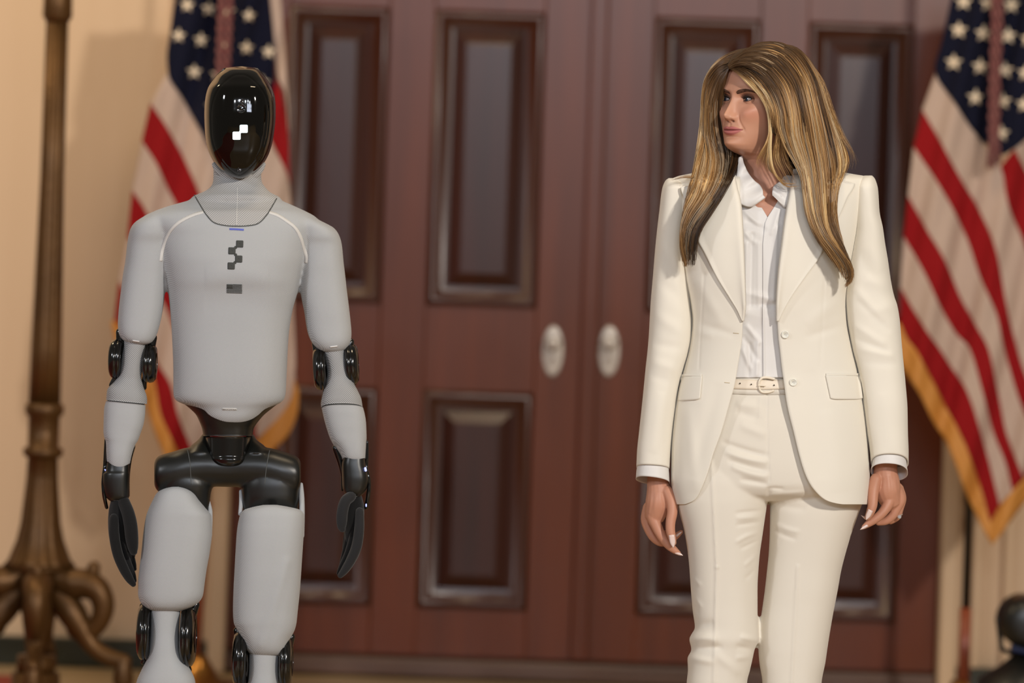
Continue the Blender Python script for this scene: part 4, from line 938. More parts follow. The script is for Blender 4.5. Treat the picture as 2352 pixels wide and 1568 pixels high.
hR = handmesh([
 ([(2034, 1060, 0, 26), (2034, 1085, 0, 28), (2036, 1108, 0, 31), (2038, 1128, -.002, 31), (2044, 1146, 0, 26)], 1.0),
 ([(2046, 1118, -.008, 17), (2044, 1142, -.012, 15), (2037, 1162, -.018, 12.6), (2026, 1178, -.022, 11), (2010, 1192, -.024, 10), (1995, 1202, -.024, 8.4), (1984, 1210, -.024, 5.5)], 1),
 ([(2058, 1124, .004, 15), (2068, 1146, .002, 12.2), (2060, 1166, .000, 10.8), (2050, 1184, .000, 10), (2035, 1196, .002, 9), (2018, 1200, .006, 7)], 1),
 ([(2062, 1122, .020, 14), (2071, 1144, .020, 11), (2066, 1168, .018, 9.6), (2060, 1186, .018, 9), (2046, 1196, .020, 8)], 1),
 ([(2060, 1118, .036, 12), (2068, 1140, .038, 10), (2064, 1162, .038, 8.6), (2056, 1178, .036, 8)], 1),
 ([(2012, 1100, -.018, 14), (2007, 1122, -.028, 13), (2005, 1142, -.034, 12), (2004, 1160, -.038, 11.2), (1999, 1176, -.040, 10), (1993, 1188, -.041, 7.5)], 1)])
relief(hR, [(2040, 1090, 2044, 1132, 4, .0012), (2026, 1096, 2022, 1120, 4, -.0016), (2054, 1100, 2060, 1134, 4, .001)])
bmb.mesh_in(hL); bmb.mesh_in(hR)
bm_ = bmb.me(); cols = np.ones((len(bm_.vertices), 4)); cols[:, :3] = np.array(srgb(198, 142, 116)[:3]); cols[:nh] = col[:nh] if len(col) == nh else cols[:nh]
cols[nh:, :3] = np.array(srgb(196, 140, 114)[:3])
addcol(bm_, cols); bd = pl('body', bm_, M_skin)
HHB = bvh_of(hL, hR)
# nails, ring
def nail(x, y, D0, L, W_, ang, d=0, name='fingernail'):
    V = []; nr = 9
    for i in range(nr):
        t_ = i/(nr-1); wd = W_*(1-max(0, (t_-.45)/.55)**1.8*.88)
        for j in range(5):
            s = (j-2)/2; px = x+cos(ang)*L*t_-sin(ang)*wd/2*s; py = y+sin(ang)*L*t_+cos(ang)*wd/2*s
            V.append([px, py, DP+d-.0016*(1-s*s)])
    a = np.array(V).reshape(nr, 5, 3); return link(name, gmesh(a), M_nail, bd, solid=.0009, offset=1)
nail(1542.5, 1228, 0, 30, 13.5, RAD(82), d=-.0495); nail(1551, 1268, 0, 19, 7, RAD(22), d=-.0205); nail(1553, 1231, 0, 16, 6, RAD(-38), d=.018)
nail(2000, 1171, 0, 25, 12, RAD(115), d=-.051); nail(1993, 1206, 0, 20, 7, RAD(150), d=-.0300); nail(1997, 1196, 0, 23, 5.5, RAD(214), d=-.010)
k = DP/F
c = P(2063, 1184, DP+.004)
link('ring', mesh(*tube_w([(c.x+.0096*cos(a), c.y+.006+.0096*sin(a), c.z+.003*cos(a)) for a in np.linspace(0, 2*pi, 25)], [.0011]*25, 6, ends=False)), M_silver, bd)
link('diamond', mesh([(c.x+.002+v_[0], c.y-.007-v_[2], c.z-.002+v_[1]) for v_ in lathe(0, 0, [(.001, -.004), (.0045, 0), (.003, .002)], 8)[0]], lathe(0, 0, [(1, 0)]*3, 8)[1]), M_diamond, bd, smooth=False)
# ---- eyes
def sph(c, R, a0, a1, n=24, m=12, axis_=(0, 1, 0)):
    """cap of a sphere in head space about the axis direction"""
    az = Vector(axis_).normalized(); q = az.to_track_quat('Z', 'Y').to_matrix(); V = []
    for i in range(m):
        a = a0+(a1-a0)*i/(m-1)
        for j in range(n):
            b = 2*pi*j/n; V.append(tuple(q @ Vector((R*sin(a)*cos(b), R*sin(a)*sin(b), R*cos(a)))+Vector(c)))
    Fc = grid_faces(m, n, True); return V, Fc
gaze = (-.20, 1, .0)
for s in (1, -1):
    e = (s*.0305, .0645, -.0008); R_e = .0122
    V, Fc = sph(e, R_e, .02, pi*.6, 28, 16); eye = link('eye', mesh(HW(V), Fc), M_eye, bd)
    V, Fc = sph(e, R_e+.0002, .0, .50, 28, 8, gaze); link('iris', mesh(HW(V), Fc), M_iris, eye)
    V, Fc = sph(e, R_e+.0004, .0, .22, 20, 5, gaze); link('pupil', mesh(HW(V), Fc), M_pupil, eye)
    # lids: shells over the ball, from the almond edge outwards
    az = np.linspace(-1.5, 1.5, 49)
    def edge(a, up_): 
        inner_ = -s*a; a = np.clip(a/.98, -1, 1)      # +1 towards the nose
        tilt_ = -.05*inner_
        if up_: return tilt_+.37*(1-np.abs(a)**2.2)**.75
        return tilt_-.30*(1-np.abs(a)**2.0)**.8
    for up_ in (True, False):
        rowsv = []; m = 12; out = 1.15 if up_ else -.85
        for i in range(m):
            t_ = i/(m-1); el = edge(az, up_)*(1-t_)+out*t_
            rr_ = R_e+.0011+.0010*t_
            A = az*.98
            rowsv.append(np.stack((e[0]+rr_*np.sin(A)*np.cos(el), e[1]+rr_*np.cos(A)*np.cos(el), e[2]+rr_*np.sin(el)), -1))
        V = np.concatenate(rowsv); me = mesh(HW(V), grid_faces(m, 49))
        cc_ = np.ones((len(V), 4)); tt = np.repeat(np.linspace(0, 1, m), 49)[:, None]
        c1 = np.array(srgb(104, 68, 54)[:3]) if up_ else np.array(srgb(176, 126, 104)[:3]); c2 = np.array(srgb(150, 102, 82)[:3]) if up_ else np.array(srgb(200, 147, 120)[:3])
        cc_[:, :3] = c1*(1-tt)+c2*tt; addcol(me, cc_)
        lid = link('eyelid', me, M_skin, bd, solid=.0006, offset=0)
        el = edge(az, up_); rr_ = R_e+.0018
        L3 = np.stack((e[0]+rr_*np.sin(az*.98)*np.cos(el), e[1]+rr_*np.cos(az*.98)*np.cos(el), e[2]+rr_*np.sin(el)), -1)
        rad = np.where(np.abs(az) < 1.0, (.0016 if up_ else .0007)*(.45+.55*np.clip(1-az**2, 0, 1)**.5), .00005)
        link('lash_line', mesh(*tube_w(HW(L3), rad, 6)), M_lash, lid)
        if up_:
            mbx = MB()
            for q_ in np.linspace(-.85, .95, 26):
                el = edge(np.array([q_]), True)[0]; A = q_*.98
                dr = np.array([np.sin(A)*np.cos(el), np.cos(A)*np.cos(el), np.sin(el)]); p0 = np.array(e)+(R_e+.0015)*dr
                dd = dr*.0050+np.array([.0030*q_*1.0, 0, .0035]); mbx.add(tube_w(HW([p0, p0+dd*.6+np.array([0, 0, -.0006]), p0+dd]), [.00028, .0002, .00008], 4))
            link('eyelashes', mbx.me(), M_lash, lid)
    # brow
    bx = np.array([.0100, .017, .026, .034, .042, .049]); bz = np.array([.0120, .0148, .0170, .0182, .0172, .0138]); bw = np.array([.0026, .0036, .0036, .0032, .0024, .0010])
    xi = np.linspace(bx[0], bx[-1], 30); zi = pchip(bx, bz, xi); wi = pchip(bx, bw, xi)
    Vb = []
    for t_ in (-1, -.5, 0, .5, 1):
        zq = zi+wi*t_; xq = s*xi; Vb.append(np.stack((xq, face_y(xq, zq)+.0012-.0010*abs(t_)**3, zq), -1))
    link('eyebrow', mesh(HW(np.concatenate(Vb)), grid_faces(5, 30)), M_brow, bd)
    mbx = MB()
    for q_ in range(60):
        u_ = random.random(); x0_ = np.interp(u_, [0, 1], [bx[0], bx[-1]]); z0_ = pchip(bx, bz, np.array([x0_]))[0]+random.uniform(-1, 1)*pchip(bx, bw, np.array([x0_]))[0]*.9
        xq = s*x0_; yq = float(face_y(np.array([xq]), np.array([z0_]))[0]); p0 = np.array([xq, yq+.0006, z0_]); p1 = p0+np.array([s*.0038, -.0002, .0018*(1-u_*1.8)]); 
        mbx.add(tube_w(HW([p0, (p0+p1)/2+np.array([0, .0006, 0]), p1]), [.0002, .0002, .00008], 4))
    link('eyebrow_hairs', mbx.me(), M_lash, bd, kind='stuff')

# ---- jacket ----------------------------------------------------------
WB = Rows([(388, 1650, 1888, .01, .045, .06), (394, 1608, 1928, .01, .056, .07), (400, 1578, 1962, .005, .066, .08), (405, 1556, 1990, .0, .074, .085), (412, 1542, 2000, 0, .084, .09), (432, 1543, 1996, 0, .096, .095), (480, 1549, 1984, 0, .108, .10), (560, 1556, 1966, 0, .120, .10),
  (640, 1571, 1950, 0, .124, .10), (700, 1585, 1943, 0, .120, .095), (737, 1589, 1945, 0, .115, .095), (800, 1582, 1957, 0, .110, .095), (844, 1571, 1968, 0, .110, .10), (900, 1556, 1979, 0, .114, .105), (960, 1547, 1988, 0, .118, .11), (1040, 1541, 1995, 0, .121, .115),
  (1100, 1541, 1998, 0, .122, .12), (1145, 1548, 1996, 0, .121, .12), (1158, 1551, 1995, 0, .121, .12)], 2.55)
OLp = [(388, 1700), (466, 1700), (487, 1703), (558, 1707), (630, 1709.5), (701, 1711), (737, 1706), (773, 1704.5), (808, 1700), (844, 1694), (880, 1688), (928, 1675), (991, 1657), (1040, 1639), (1086, 1625), (1126, 1609), (1142, 1600), (1150, 1592), (1155, 1581), (1158, 1572)]
ORp = [(388, 1822), (451, 1813), (487, 1806), (558, 1797), (630, 1789), (701, 1785.5), (737, 1786), (773, 1788), (808, 1792), (844, 1796), (880, 1801), (928, 1808), (995, 1824), (1040, 1835), (1086, 1849), (1113, 1862), (1131, 1876), (1143, 1889), (1150, 1901), (1155, 1918), (1158, 1936)]
def itp(pts, y): a = np.array(pts, float); return pchip(a[:, 0], a[:, 1], y)
yj = np.concatenate((np.linspace(388, 440, 30), np.linspace(442, 1140, 180), np.linspace(1142, 1158, 14)))
def ang_of(x, y):          # front angle whose x matches
    xl, xr, dc, hf, hb, p_ = WB.at(y); c_ = (xl+xr)/2; h = (xr-xl)/2; q_ = np.clip((x-c_)/h, -.999, .999)
    co = spow(q_, p_/2); return np.arccos(np.clip(co, -1, 1))
aR = ang_of(itp(ORp, yj), yj); aL = ang_of(itp(OLp, yj), yj)
def jpanel(a0, a1, n, hemtilt=0):
    t_ = np.linspace(0, 1, n)[None, :]; a = a0[:, None]*(1-t_)+a1[:, None]*t_
    g = ringpts(WB, yj, a)
    return g
folds_j = [(1617, 630, 1605, 846, 2.2, -.0016, 0, 1), (1894, 640, 1884, 845, 2.2, -.0012, 0, 1), (1598, 640, 1660, 745, 14, .003), (1930, 690, 1850, 745, 16, .003), (1590, 760, 1640, 772, 8, .002), (1600, 740, 1690, 770, 9, -.0025), (1940, 745, 1850, 775, 10, -.0025),
  (1580, 930, 1600, 1130, 14, .003), (1650, 880, 1590, 1100, 16, -.003), (1560, 950, 1556, 1120, 8, -.002), (1900, 940, 1930, 1130, 22, .002), (1860, 850, 1890, 1100, 20, -.002)]
lf = jpanel(np.full(len(yj), 1.5*pi), aL, 110)[:, ::-1]    # picture-left half: centre back (3pi/2) round to aL
lf = ringpts(WB, yj, (aL[:, None]*(1-np.linspace(0, 1, 120)[None])+1.5*pi*np.linspace(0, 1, 120)[None]))
lf = lf.copy(); lf[..., 2] += DP
ml = gmesh(lf); relief(ml, folds_j)
rf = ringpts(WB, yj, (aR[:, None]*(1-np.linspace(0, 1, 120)[None])-.5*pi*np.linspace(0, 1, 120)[None])); rf = rf.copy(); rf[..., 2] += DP
mr_ = gmesh(rf[:, ::-1]); relief(mr_, folds_j)
JB = bvh_of(ml, mr_)
jl = pl('jacket_front', ml, M_jacket, solid=.003, label='cream jacket half, left in the picture')
jr = pl('jacket_front', mr_, M_jacket, solid=.003, label='cream jacket half with two buttons')
# lapels: rolled, standing proud
def lapel(inner, outer, ys_, side, par):
    a = itp(inner, ys_); b = itp(outer, ys_); t_ = np.linspace(0, 1, 26); g = np.zeros((len(ys_), 26, 3))
    for i, y in enumerate(ys_):
        x_ = a[i]*(1-t_)+b[i]*t_; g[i, :, 0] = x_; g[i, :, 1] = y
        dep = WB.front(np.clip(x_, 1575, 1965), np.full(26, y)); roll = .011*np.exp(-t_/.14)*min(1, (735-y)/40+.15)
        lift = .005+.005*np.clip((t_-.85)/.15, 0, 1)*min(1, max(0, (720-y)/200))
        g[i, :, 2] = DP+dep-lift-roll+.010*np.exp(-t_/.03)
    me = gmesh(g if side > 0 else g[:, ::-1]); return link('lapel', me, M_jacket, par, solid=.0028, offset=-1), me
yl = np.linspace(404, 737, 120)
l1, lm1 = lapel([(388, 1684), (404, 1686), (430, 1692), (462, 1700), (487, 1703), (558, 1707), (630, 1709.5), (701, 1711), (737, 1706.5)],
  [(404, 1630), (416, 1604), (424, 1582), (430, 1563), (455, 1571), (483, 1580), (548, 1601), (580, 1618), (637, 1647), (684, 1676), (715, 1695), (737, 1705)], yl, 1, jl)
l2, lm2 = lapel([(388, 1824), (404, 1822), (430, 1817), (451, 1813), (487, 1806), (558, 1797), (630, 1789), (701, 1785.5), (737, 1786)],
  [(402, 1890), (410, 1920), (417, 1948), (422, 1963), (455, 1946), (487, 1932), (540, 1905), (589, 1883), (634, 1851), (684, 1816), (715, 1798), (737, 1787.5)], np.linspace(402, 737, 120), -1, jr)
LMB = BVHTree.FromPolygons([tuple(Vector(q_.co)+ORG[person.name]) for m_ in (ml, mr_, lm1, lm2) for q_ in m_.vertices],
   [tuple(i+o_ for i in f_.vertices) for m_, o_ in zip((ml, mr_, lm1, lm2), np.cumsum([0, len(ml.vertices), len(mr_.vertices), len(lm1.vertices)])) for f_ in m_.polygons])
JB2 = BVHTree.FromPolygons([tuple(Vector(q_.co)+ORG[person.name]) for m_ in (ml, mr_) for q_ in m_.vertices],
   [tuple(i+o_ for i in f_.vertices) for m_, o_ in zip((ml, mr_), (0, len(ml.vertices))) for f_ in m_.polygons])
# collar running round the neck
cl = catmull([(1697, 440, -.086, 0), (1690, 425, -.075, 0), (1684, 396, -.02, 0), (1700, 376, .04, 0), (1760, 368, .07, 0), (1820, 376, .04, 0), (1838, 396, -.02, 0), (1826, 425, -.070, 0), (1820, 440, -.086, 0)], 50)
co = catmull([(1650, 444, -.088, 0), (1622, 425, -.09, 0), (1618, 402, -.03, 0), (1640, 398, .06, 0), (1760, 396, .10, 0), (1885, 398, .06, 0), (1905, 404, -.03, 0), (1895, 425, -.085, 0), (1880, 440, -.088, 0)], 50)
g = cl[None, :, :3]*(1-np.linspace(0, 1, 8)[:, None, None])+co[None, :, :3]*np.linspace(0, 1, 8)[:, None, None]; g[..., 2] += DP-.004
pl('jacket_collar', gmesh(g), M_jacket, solid=.003)
# pocket flaps, buttons, buttonholes
def flap(poly, par):
    tl_, tr_, br_, bl_ = [np.array(q_, float) for q_ in poly]; u_ = np.linspace(0, 1, 20); v_ = np.linspace(0, 1, 14)
    g = np.zeros((14, 20, 2))
    for i, vv in enumerate(v_):
        for j, uu in enumerate(u_):
            e_ = 1-(abs(2*uu-1)**8)*.06*(vv > .7)*(vv-.7)/.3
            g[i, j] = (tl_*(1-uu)+tr_*uu)*(1-vv*e_)+(bl_*(1-uu)+br_*uu)*vv*e_
    a = drape(g, JB2, .0045); o = link('pocket_flap', gmesh(a), M_jacket, par, solid=.0024, offset=-1)
    a = drape(np.stack([g[0]+np.array([0, -5]), g[0]+np.array([0, -2]), g[0]+np.array([0, 1])]), JB2, .0022)
    link('pocket_welt', gmesh(a), M_jacket, o, solid=.0016, offset=1)
flap([(1564, 864), (1612, 864), (1607, 917), (1554, 921)], jl); flap([(1897, 862), (1975, 862), (1982, 917), (1909, 917)], jr)
def button(x, y, r, par, nm='button'):
    D0 = hit(LMB, x, y); c_ = P(x, y, D0-.001); rr_ = r*D0/F
    prf = [(rr_, 0), (rr_, .0022), (rr_*.9, .0034), (rr_*.72, .0030), (rr_*.66, .0020), (.0002, .0018)]
    V, Fc = lathe(0, 0, prf, 28); o = link(nm, mesh([(c_.x+v_[0], c_.y-v_[2], c_.z+v_[1]) for v_ in V], Fc), M_button, par)
    for a in range(4):
        hx_2, hy_2 = c_.x+rr_*.22*cos(a*pi/2+.8), c_.z+rr_*.22*sin(a*pi/2+.8)
        V, Fc = lathe(hx_2, 0, [(.0007, 0), (.0007, .0003)], 8); link('button_hole', mesh([(v_[0], c_.y-.0019-v_[2], hy_2+v_[1]) for v_ in V], Fc), M_dark, o)
button(1803.5, 768, 9.2, jr); button(1822, 877.5, 9.2, jr)
M_stitch = mat('stitch', srgb(206, 190, 160), .8)
for pts in ([(1684, 764.5), (1690, 765), (1697, 765.6)], [(1664, 878), (1669, 878.4), (1676, 879)]):
    link('buttonhole', gmesh(ribbon(pts, 1.6, JB2, .0008, 8)), M_stitch, jl, solid=.0004, offset=1)
link('armhole_seam', gmesh(ribbon([(1559, 432), (1555, 480), (1554, 523), (1561, 580), (1570, 640)], 1.6, JB2, .0006, 30)), M_stitch, jl, solid=.0003, offset=1)
# ---- sleeves
SL = loft([(409, 1536, 1556, .0, .03, .04), (413, 1530, 1568, 0, .044, .05), (419, 1526, 1578, 0, .054, .055), (433, 1521, 1586, 0, .062, .06), (487, 1514, 1582, 0, .064, .062), (558, 1506, 1580, 0, .066, .064), (630, 1500, 1582, 0, .066, .064), (701, 1494, 1587, 0, .066, .062), (737, 1492, 1590, 0, .065, .062), (773, 1490, 1589, 0, .065, .06), (808, 1487, 1582, -.002, .064, .06),
  (844, 1483, 1571, -.004, .062, .058), (880, 1479.5, 1561, -.006, .06, .056), (940, 1473.5, 1551, -.01, .057, .054), (995, 1467.5, 1544, -.012, .054, .05), (1040, 1463, 1540, -.014, .052, .048), (1074, 1461.5, 1538, -.015, .051, .047)], DP, 80, 170, 2.4, caps=False, tilt=.06, curve=-7)
relief(SL, [(1520, 560, 1575, 640, 14, .002), (1512, 640, 1580, 700, 14, -.002), (1500, 720, 1580, 770, 14, .0025), (1500, 790, 1570, 800, 11, -.0022), (1495, 830, 1560, 850, 12, .0025), (1492, 860, 1550, 880, 10, -.0015), (1520, 900, 1500, 1040, 12, .003), (1545, 880, 1530, 1040, 8, -.002)])
sl1 = pl('jacket_sleeve', SL, M_jacket, solid=.003, label='cream jacket sleeve, left in the picture')
SR_ = loft([(403, 1986, 2003, .0, .03, .04), (408, 1974, 2008, 0, .044, .05), (416, 1966, 2012, 0, .054, .055), (433, 1962, 2016.5, 0, .062, .06), (487, 1963, 2020.5, 0, .064, .062), (523, 1963, 2028, 0, .065, .064), (558, 1958, 2033, 0, .066, .064), (600, 1951, 2040, 0, .066, .064), (648, 1944, 2047, 0, .066, .063), (680, 1941, 2054, 0, .066, .063), (701, 1942, 2061, 0, .066, .062), (737, 1945, 2067, 0, .065, .062), (773, 1951, 2070, 0, .065, .06), (808, 1958, 2073, -.002, .064, .06),
  (844, 1968, 2076.5, -.004, .062, .058), (880, 1975.5, 2080, -.006, .06, .056), (940, 1984, 2084.5, -.01, .057, .054), (995, 1991, 2085.5, -.012, .054, .05), (1040, 1998, 2087, -.014, .052, .048), (1062, 2000, 2087, -.015, .051, .047)], DP, 80, 170, 2.4, caps=False, curve=-20)
relief(SR_, [(1962, 660, 2030, 738, 10, .0030), (1972, 690, 2045, 762, 8, -.0026), (1958, 745, 2035, 792, 9, .0030), (1955, 775, 2045, 808, 7, -.0024), (1965, 800, 2055, 818, 8, .0022), (1985, 832, 2065, 836, 9, -.0016), (1985, 722, 2060, 700, 12, .0015), (1985, 640, 2045, 660, 14, .003), (2030, 900, 2050, 1040, 14, .002), (1990, 560, 2030, 620, 16, .002)])
sl2 = pl('jacket_sleeve', SR_, M_jacket, solid=.003, label='cream jacket sleeve, right in the picture')
cL = loft([(1060, 1468, 1534, -.013, .044, .042), (1085, 1463, 1536, -.015, .046, .043), (1104, 1461.5, 1537, -.016, .047, .044)], DP, 64, 14, 2.3, caps=False, tilt=.13, curve=-9)
pl('shirt_cuff', cL, M_silk, solid=.0012, label='white shirt cuff, left in the picture')
cR = loft([(1052, 2006, 2080, -.013, .044, .042), (1070, 2004, 2082, -.015, .046, .043), (1084, 2001, 2084, -.016, .047, .044)], DP, 64, 14, 2.3, caps=False, tilt=.05, curve=-20)
pl('shirt_cuff', cR, M_silk, solid=.0012, label='white shirt cuff, right in the picture')
# ---- shirt
ysx = np.linspace(436, 867, 150); VL = itp([(436, 1742), (455, 1742), (463, 1740), (470, 1745), (482, 1753), (498, 1762.5), (505, 1766)], ysx); VR = itp([(436, 1797), (452, 1791), (462, 1786), (480, 1775), (498, 1763.5), (505, 1760)], ysx)
def shirt(xa, xb, off):
    t_ = np.linspace(0, 1, 60); g = np.zeros((len(ysx), 60, 3))
    for i, y in enumerate(ysx):
        x_ = xa[i]*(1-t_)+xb[i]*t_; g[i, :, 0] = x_; g[i, :, 1] = y
        dep = np.maximum(WB.front(x_, np.full(60, y))+.022, -.094-(.0 if y > 470 else 0))
        g[i, :, 2] = DP+dep+off
    return gmesh(g)
folds_s = [(1706, 480, 1745, 520, 6, .004), (1712, 505, 1760, 530, 7, -.004), (1708, 530, 1735, 560, 6, .004), (1715, 560, 1712, 720, 5, .003, 0, 1), (1728, 540, 1724, 700, 5, -.003, 0, 1), (1742, 560, 1742, 700, 5, .002, 0, 1), (1710, 672, 1790, 690, 8, .004), (1708, 700, 1790, 700, 7, -.003), (1712, 745, 1748, 790, 6, .004), (1706, 770, 1742, 830, 6, -.004), (1705, 800, 1725, 850, 5, .004), (1752, 705, 1755, 860, 3, .003, 0, 1), (1785, 520, 1775, 690, 5, .003, 0, 1), (1740, 790, 1738, 860, 5, .003, 0, 1), (1722, 790, 1720, 862, 5, -.003, 0, 1), (1790, 480, 1770, 540, 5, .003)]
s1 = shirt(np.full(150, 1640.), VL, 0); relief(s1, folds_s); s2 = shirt(np.where(ysx > 498, np.interp(ysx, [498, 512, 560, 866], [1763, 1757, 1752, 1752]), VR), np.full(150, 1872.), -.0022); relief(s2, folds_s)
sh = pl('shirt', s1, M_silk, solid=.0008, label='white silk shirt with a ruffled collar'); link('shirt_front', s2, M_silk, sh, solid=.0008)
pk = [(1766, 500), (1767, 600), (1768, 700), (1770, 800), (1771, 862)]
def ruffle(inn, outr, nm, waves, ph=0, amp=.004):
    a = catmull(inn, 70); b = catmull(outr, 70); t_ = np.linspace(0, 1, 18); g = a[:, None, :]*(1-t_[None, :, None])+b[:, None, :]*t_[None, :, None]
    s_ = np.linspace(0, 1, 70)[:, None]
    g[..., 2] += DP+amp*np.sin(waves*2*pi*s_+ph)*(1-t_[None, :])-.004*np.sin(pi*t_[None, :])
    me = gmesh(g); return link(nm, me, M_silk, sh, solid=.0010)
ruffle([(1704, 358, -.035), (1709, 376, -.052), (1718, 396, -.068), (1732, 414, -.080), (1745, 425, -.088), (1752, 437, -.095), (1753, 448, -.104), (1757, 453, -.110), (1750, 458, -.104), (1741, 460, -.098)],
       [(1697, 362, -.034), (1694, 390, -.060), (1690, 420, -.078), (1690, 445, -.092), (1695, 462, -.100), (1705, 470, -.102), (1716, 474, -.102), (1726, 474, -.100), (1734, 470, -.098), (1741, 462, -.097)], 'shirt_collar', 3.6, .4, .0065)
ruffle([(1801, 400, -.04), (1796, 412, -.06), (1786, 420, -.078), (1777, 428, -.092), (1774, 438, -.100), (1775, 448, -.106), (1780, 452, -.106), (1788, 448, -.100), (1794, 448, -.096)],
       [(1824, 405, -.03), (1824, 420, -.07), (1822, 436, -.088), (1818, 450, -.096), (1812, 464, -.100), (1806, 476, -.100), (1800, 476, -.098), (1796, 466, -.096), (1795, 456, -.095)], 'shirt_collar', 3.4, 1.2, .0065)
# ---- trousers
hip = loft([(866, 1604, 1925, .0, .082, .09), (880, 1598, 1932, 0, .084, .09), (930, 1582, 1950, 0, .094, .10), (990, 1566, 1966, 0, .101, .108), (1060, 1556, 1978, 0, .103, .112), (1110, 1554, 1983, 0, .100, .112), (1135, 1562, 1980, 0, .085, .10), (1150, 1600, 1940, 0, .05, .07)], DP, 110, 90, 2.5)
legL = loft([(1040, 1562, 1758, .0, .085, .10), (1120, 1554, 1766, 0, .098, .11), (1150, 1555, 1763, 0, .098, .11), (1167, 1558, 1760.5, 0, .097, .11), (1221, 1572, 1752.5, 0, .092, .105), (1289, 1582, 1743.5, 0, .086, .10), (1356, 1587, 1740, 0, .081, .092), (1402, 1591, 1740, 0, .079, .086), (1442, 1596, 1741.6, 0, .079, .08), (1456, 1588, 1743, 0, .080, .08), (1468, 1583, 1743.5, 0, .081, .08), (1480, 1586, 1738, 0, .080, .08), (1492, 1588, 1733, 0, .078, .08), (1511, 1579, 1729, 0, .078, .082), (1537, 1580, 1723, 0, .077, .084), (1568, 1577, 1716, 0, .077, .085), (1700, 1572, 1716, .0, .078, .09), (1850, 1562, 1722, .0, .085, .095), (1945, 1556, 1728, .0, .092, .10)], DP, 90, 200, 2.35)
legR = loft([(1040, 1770, 1978, .0, .085, .10), (1120, 1767, 1984, 0, .098, .11), (1149, 1768, 1982, 0, .098, .11), (1176, 1768.7, 1973, 0, .097, .11), (1221, 1768, 1957, 0, .092, .105), (1266, 1766, 1943.5, 0, .087, .10), (1311, 1761.5, 1932, 0, .083, .096), (1356, 1756.5, 1924, 0, .081, .092), (1402, 1750, 1915, 0, .079, .088), (1447, 1743.5, 1907, 0, .079, .085), (1492, 1742, 1900, 0, .079, .082), (1520, 1744, 1896, 0, .078, .082), (1568, 1751, 1887, 0, .077, .084), (1700, 1750, 1882, .0, .078, .09), (1850, 1742, 1890, .0, .085, .095), (1945, 1736, 1896, .0, .092, .10)], DP+.03, 90, 200, 2.35)
tro = union([hip, legL, legR], .0034, 5)
relief(tro, [(1762, 905, 1767, 1105, 2.2, -.0022, 3, 1), (1766, 1118, 1766, 1150, 5, -.005), (1634, 1060, 1646, 1302, 3.6, .0028, 0, 1), (1646, 1302, 1640, 1568, 3.6, .0028, 0, 1), (1832, 1300, 1818, 1568, 3.2, .0028, 0, 1),
  (1660, 1015, 1764, 1046, 6, -.0050, 3), (1664, 1036, 1764, 1062, 6, .0050, 4), (1680, 1070, 1764, 1095, 7, .0045, 4), (1672, 1056, 1764, 1080, 6, -.0045, 3), (1700, 1100, 1766, 1112, 6, -.0045),
  (1690, 1178, 1752, 1172, 4, -.003), (1692, 1190, 1752, 1186, 5, .0035), (1690, 1206, 1750, 1198, 4, -.003), (1690, 1246, 1744, 1222, 5, .0035, -3), (1700, 1260, 1744, 1240, 4, -.003), (1710, 1300, 1743, 1270, 5, .003), (1712, 1330, 1742, 1302, 5, -.003),
  (1770, 1212, 1830, 1238, 5, -.003, 3), (1770, 1198, 1836, 1222, 6, .0035, 3), (1768, 1120, 1800, 1122, 4, -.003), (1770, 1136, 1850, 1130, 6, .0035), (1772, 1160, 1850, 1168, 9, -.003),
  (1582, 1320, 1610, 1345, 5, .003), (1586, 1360, 1612, 1395, 5, .003), (1586, 1385, 1606, 1410, 4, -.003), (1588, 1440, 1640, 1430, 9, -.0045), (1586, 1466, 1650, 1470, 9, .006, -4), (1592, 1490, 1660, 1485, 7, -.005), (1582, 1510, 1640, 1520, 8, .004), (1700, 1462, 1742, 1470, 7, .005), (1690, 1484, 1736, 1492, 7, -.0045), (1690, 1510, 1728, 1508, 7, .004), (1640, 1500, 1700, 1545, 10, .003),
  (1690, 925, 1740, 935, 9, .003), (1690, 945, 1740, 960, 9, -.003), (1696, 905, 1730, 912, 3, -.0015), (1745, 910, 1745, 960, 4, .002), (1700, 975, 1760, 1000, 10, .003)])
trs = pl('trousers', tro, M_pants, label='cream high-waisted trousers')
TB = BVHTree.FromPolygons([tuple(Vector(q_.co)+ORG[person.name]) for q_ in tro.vertices], [tuple(f_.vertices) for f_ in tro.polygons])
# waistband, belt
def band(y0, y1, off, nm, m, par, solid=.002, bow=0, xa=1660, xb=1830, n=70):
    x_ = np.linspace(xa, xb, n); rws = []
    for s_ in np.linspace(0, 1, 6):
        yy_ = y0*(1-s_)+y1*s_+bow*((x_-1750)/60)**2
        rws.append(np.stack((x_, yy_), -1))
    a = drape(np.array(rws), TB, off); return link(nm, gmesh(a), m, par, solid=solid, offset=-1)
band(862, 906, .0030, 'waistband', M_pants, trs, bow=-1.5)
blt = band(871.5, 894, .0062, 'belt', M_belt, person, solid=.0024, bow=-1.5)
def pm(pts, r, m, nm, par, D0=None, closed=False, off=.010):
    q_ = catmull(pts, 40) if not closed else np.array(pts, float)
    D0 = hit(TB, 1750, 885)-off if D0 is None else D0
    return link(nm, mesh(*tube_w(Pn(np.stack((q_[:, 0], q_[:, 1], np.full(len(q_), D0)), -1)), [r]*len(q_), 10)), m, par)
pm([(1778, 870, 0), (1762, 867, 0), (1750, 868, 0), (1744, 876, 0), (1743.5, 886, 0), (1745, 894, 0), (1751, 900, 0), (1764, 900.5, 0), (1776, 897, 0)], .0027, M_buckle, 'buckle', blt)
pm([(1742, 885, 0), (1748, 885, 0), (1757, 885.5, 0)], .0018, M_buckle, 'buckle_prong', blt, off=.0125)
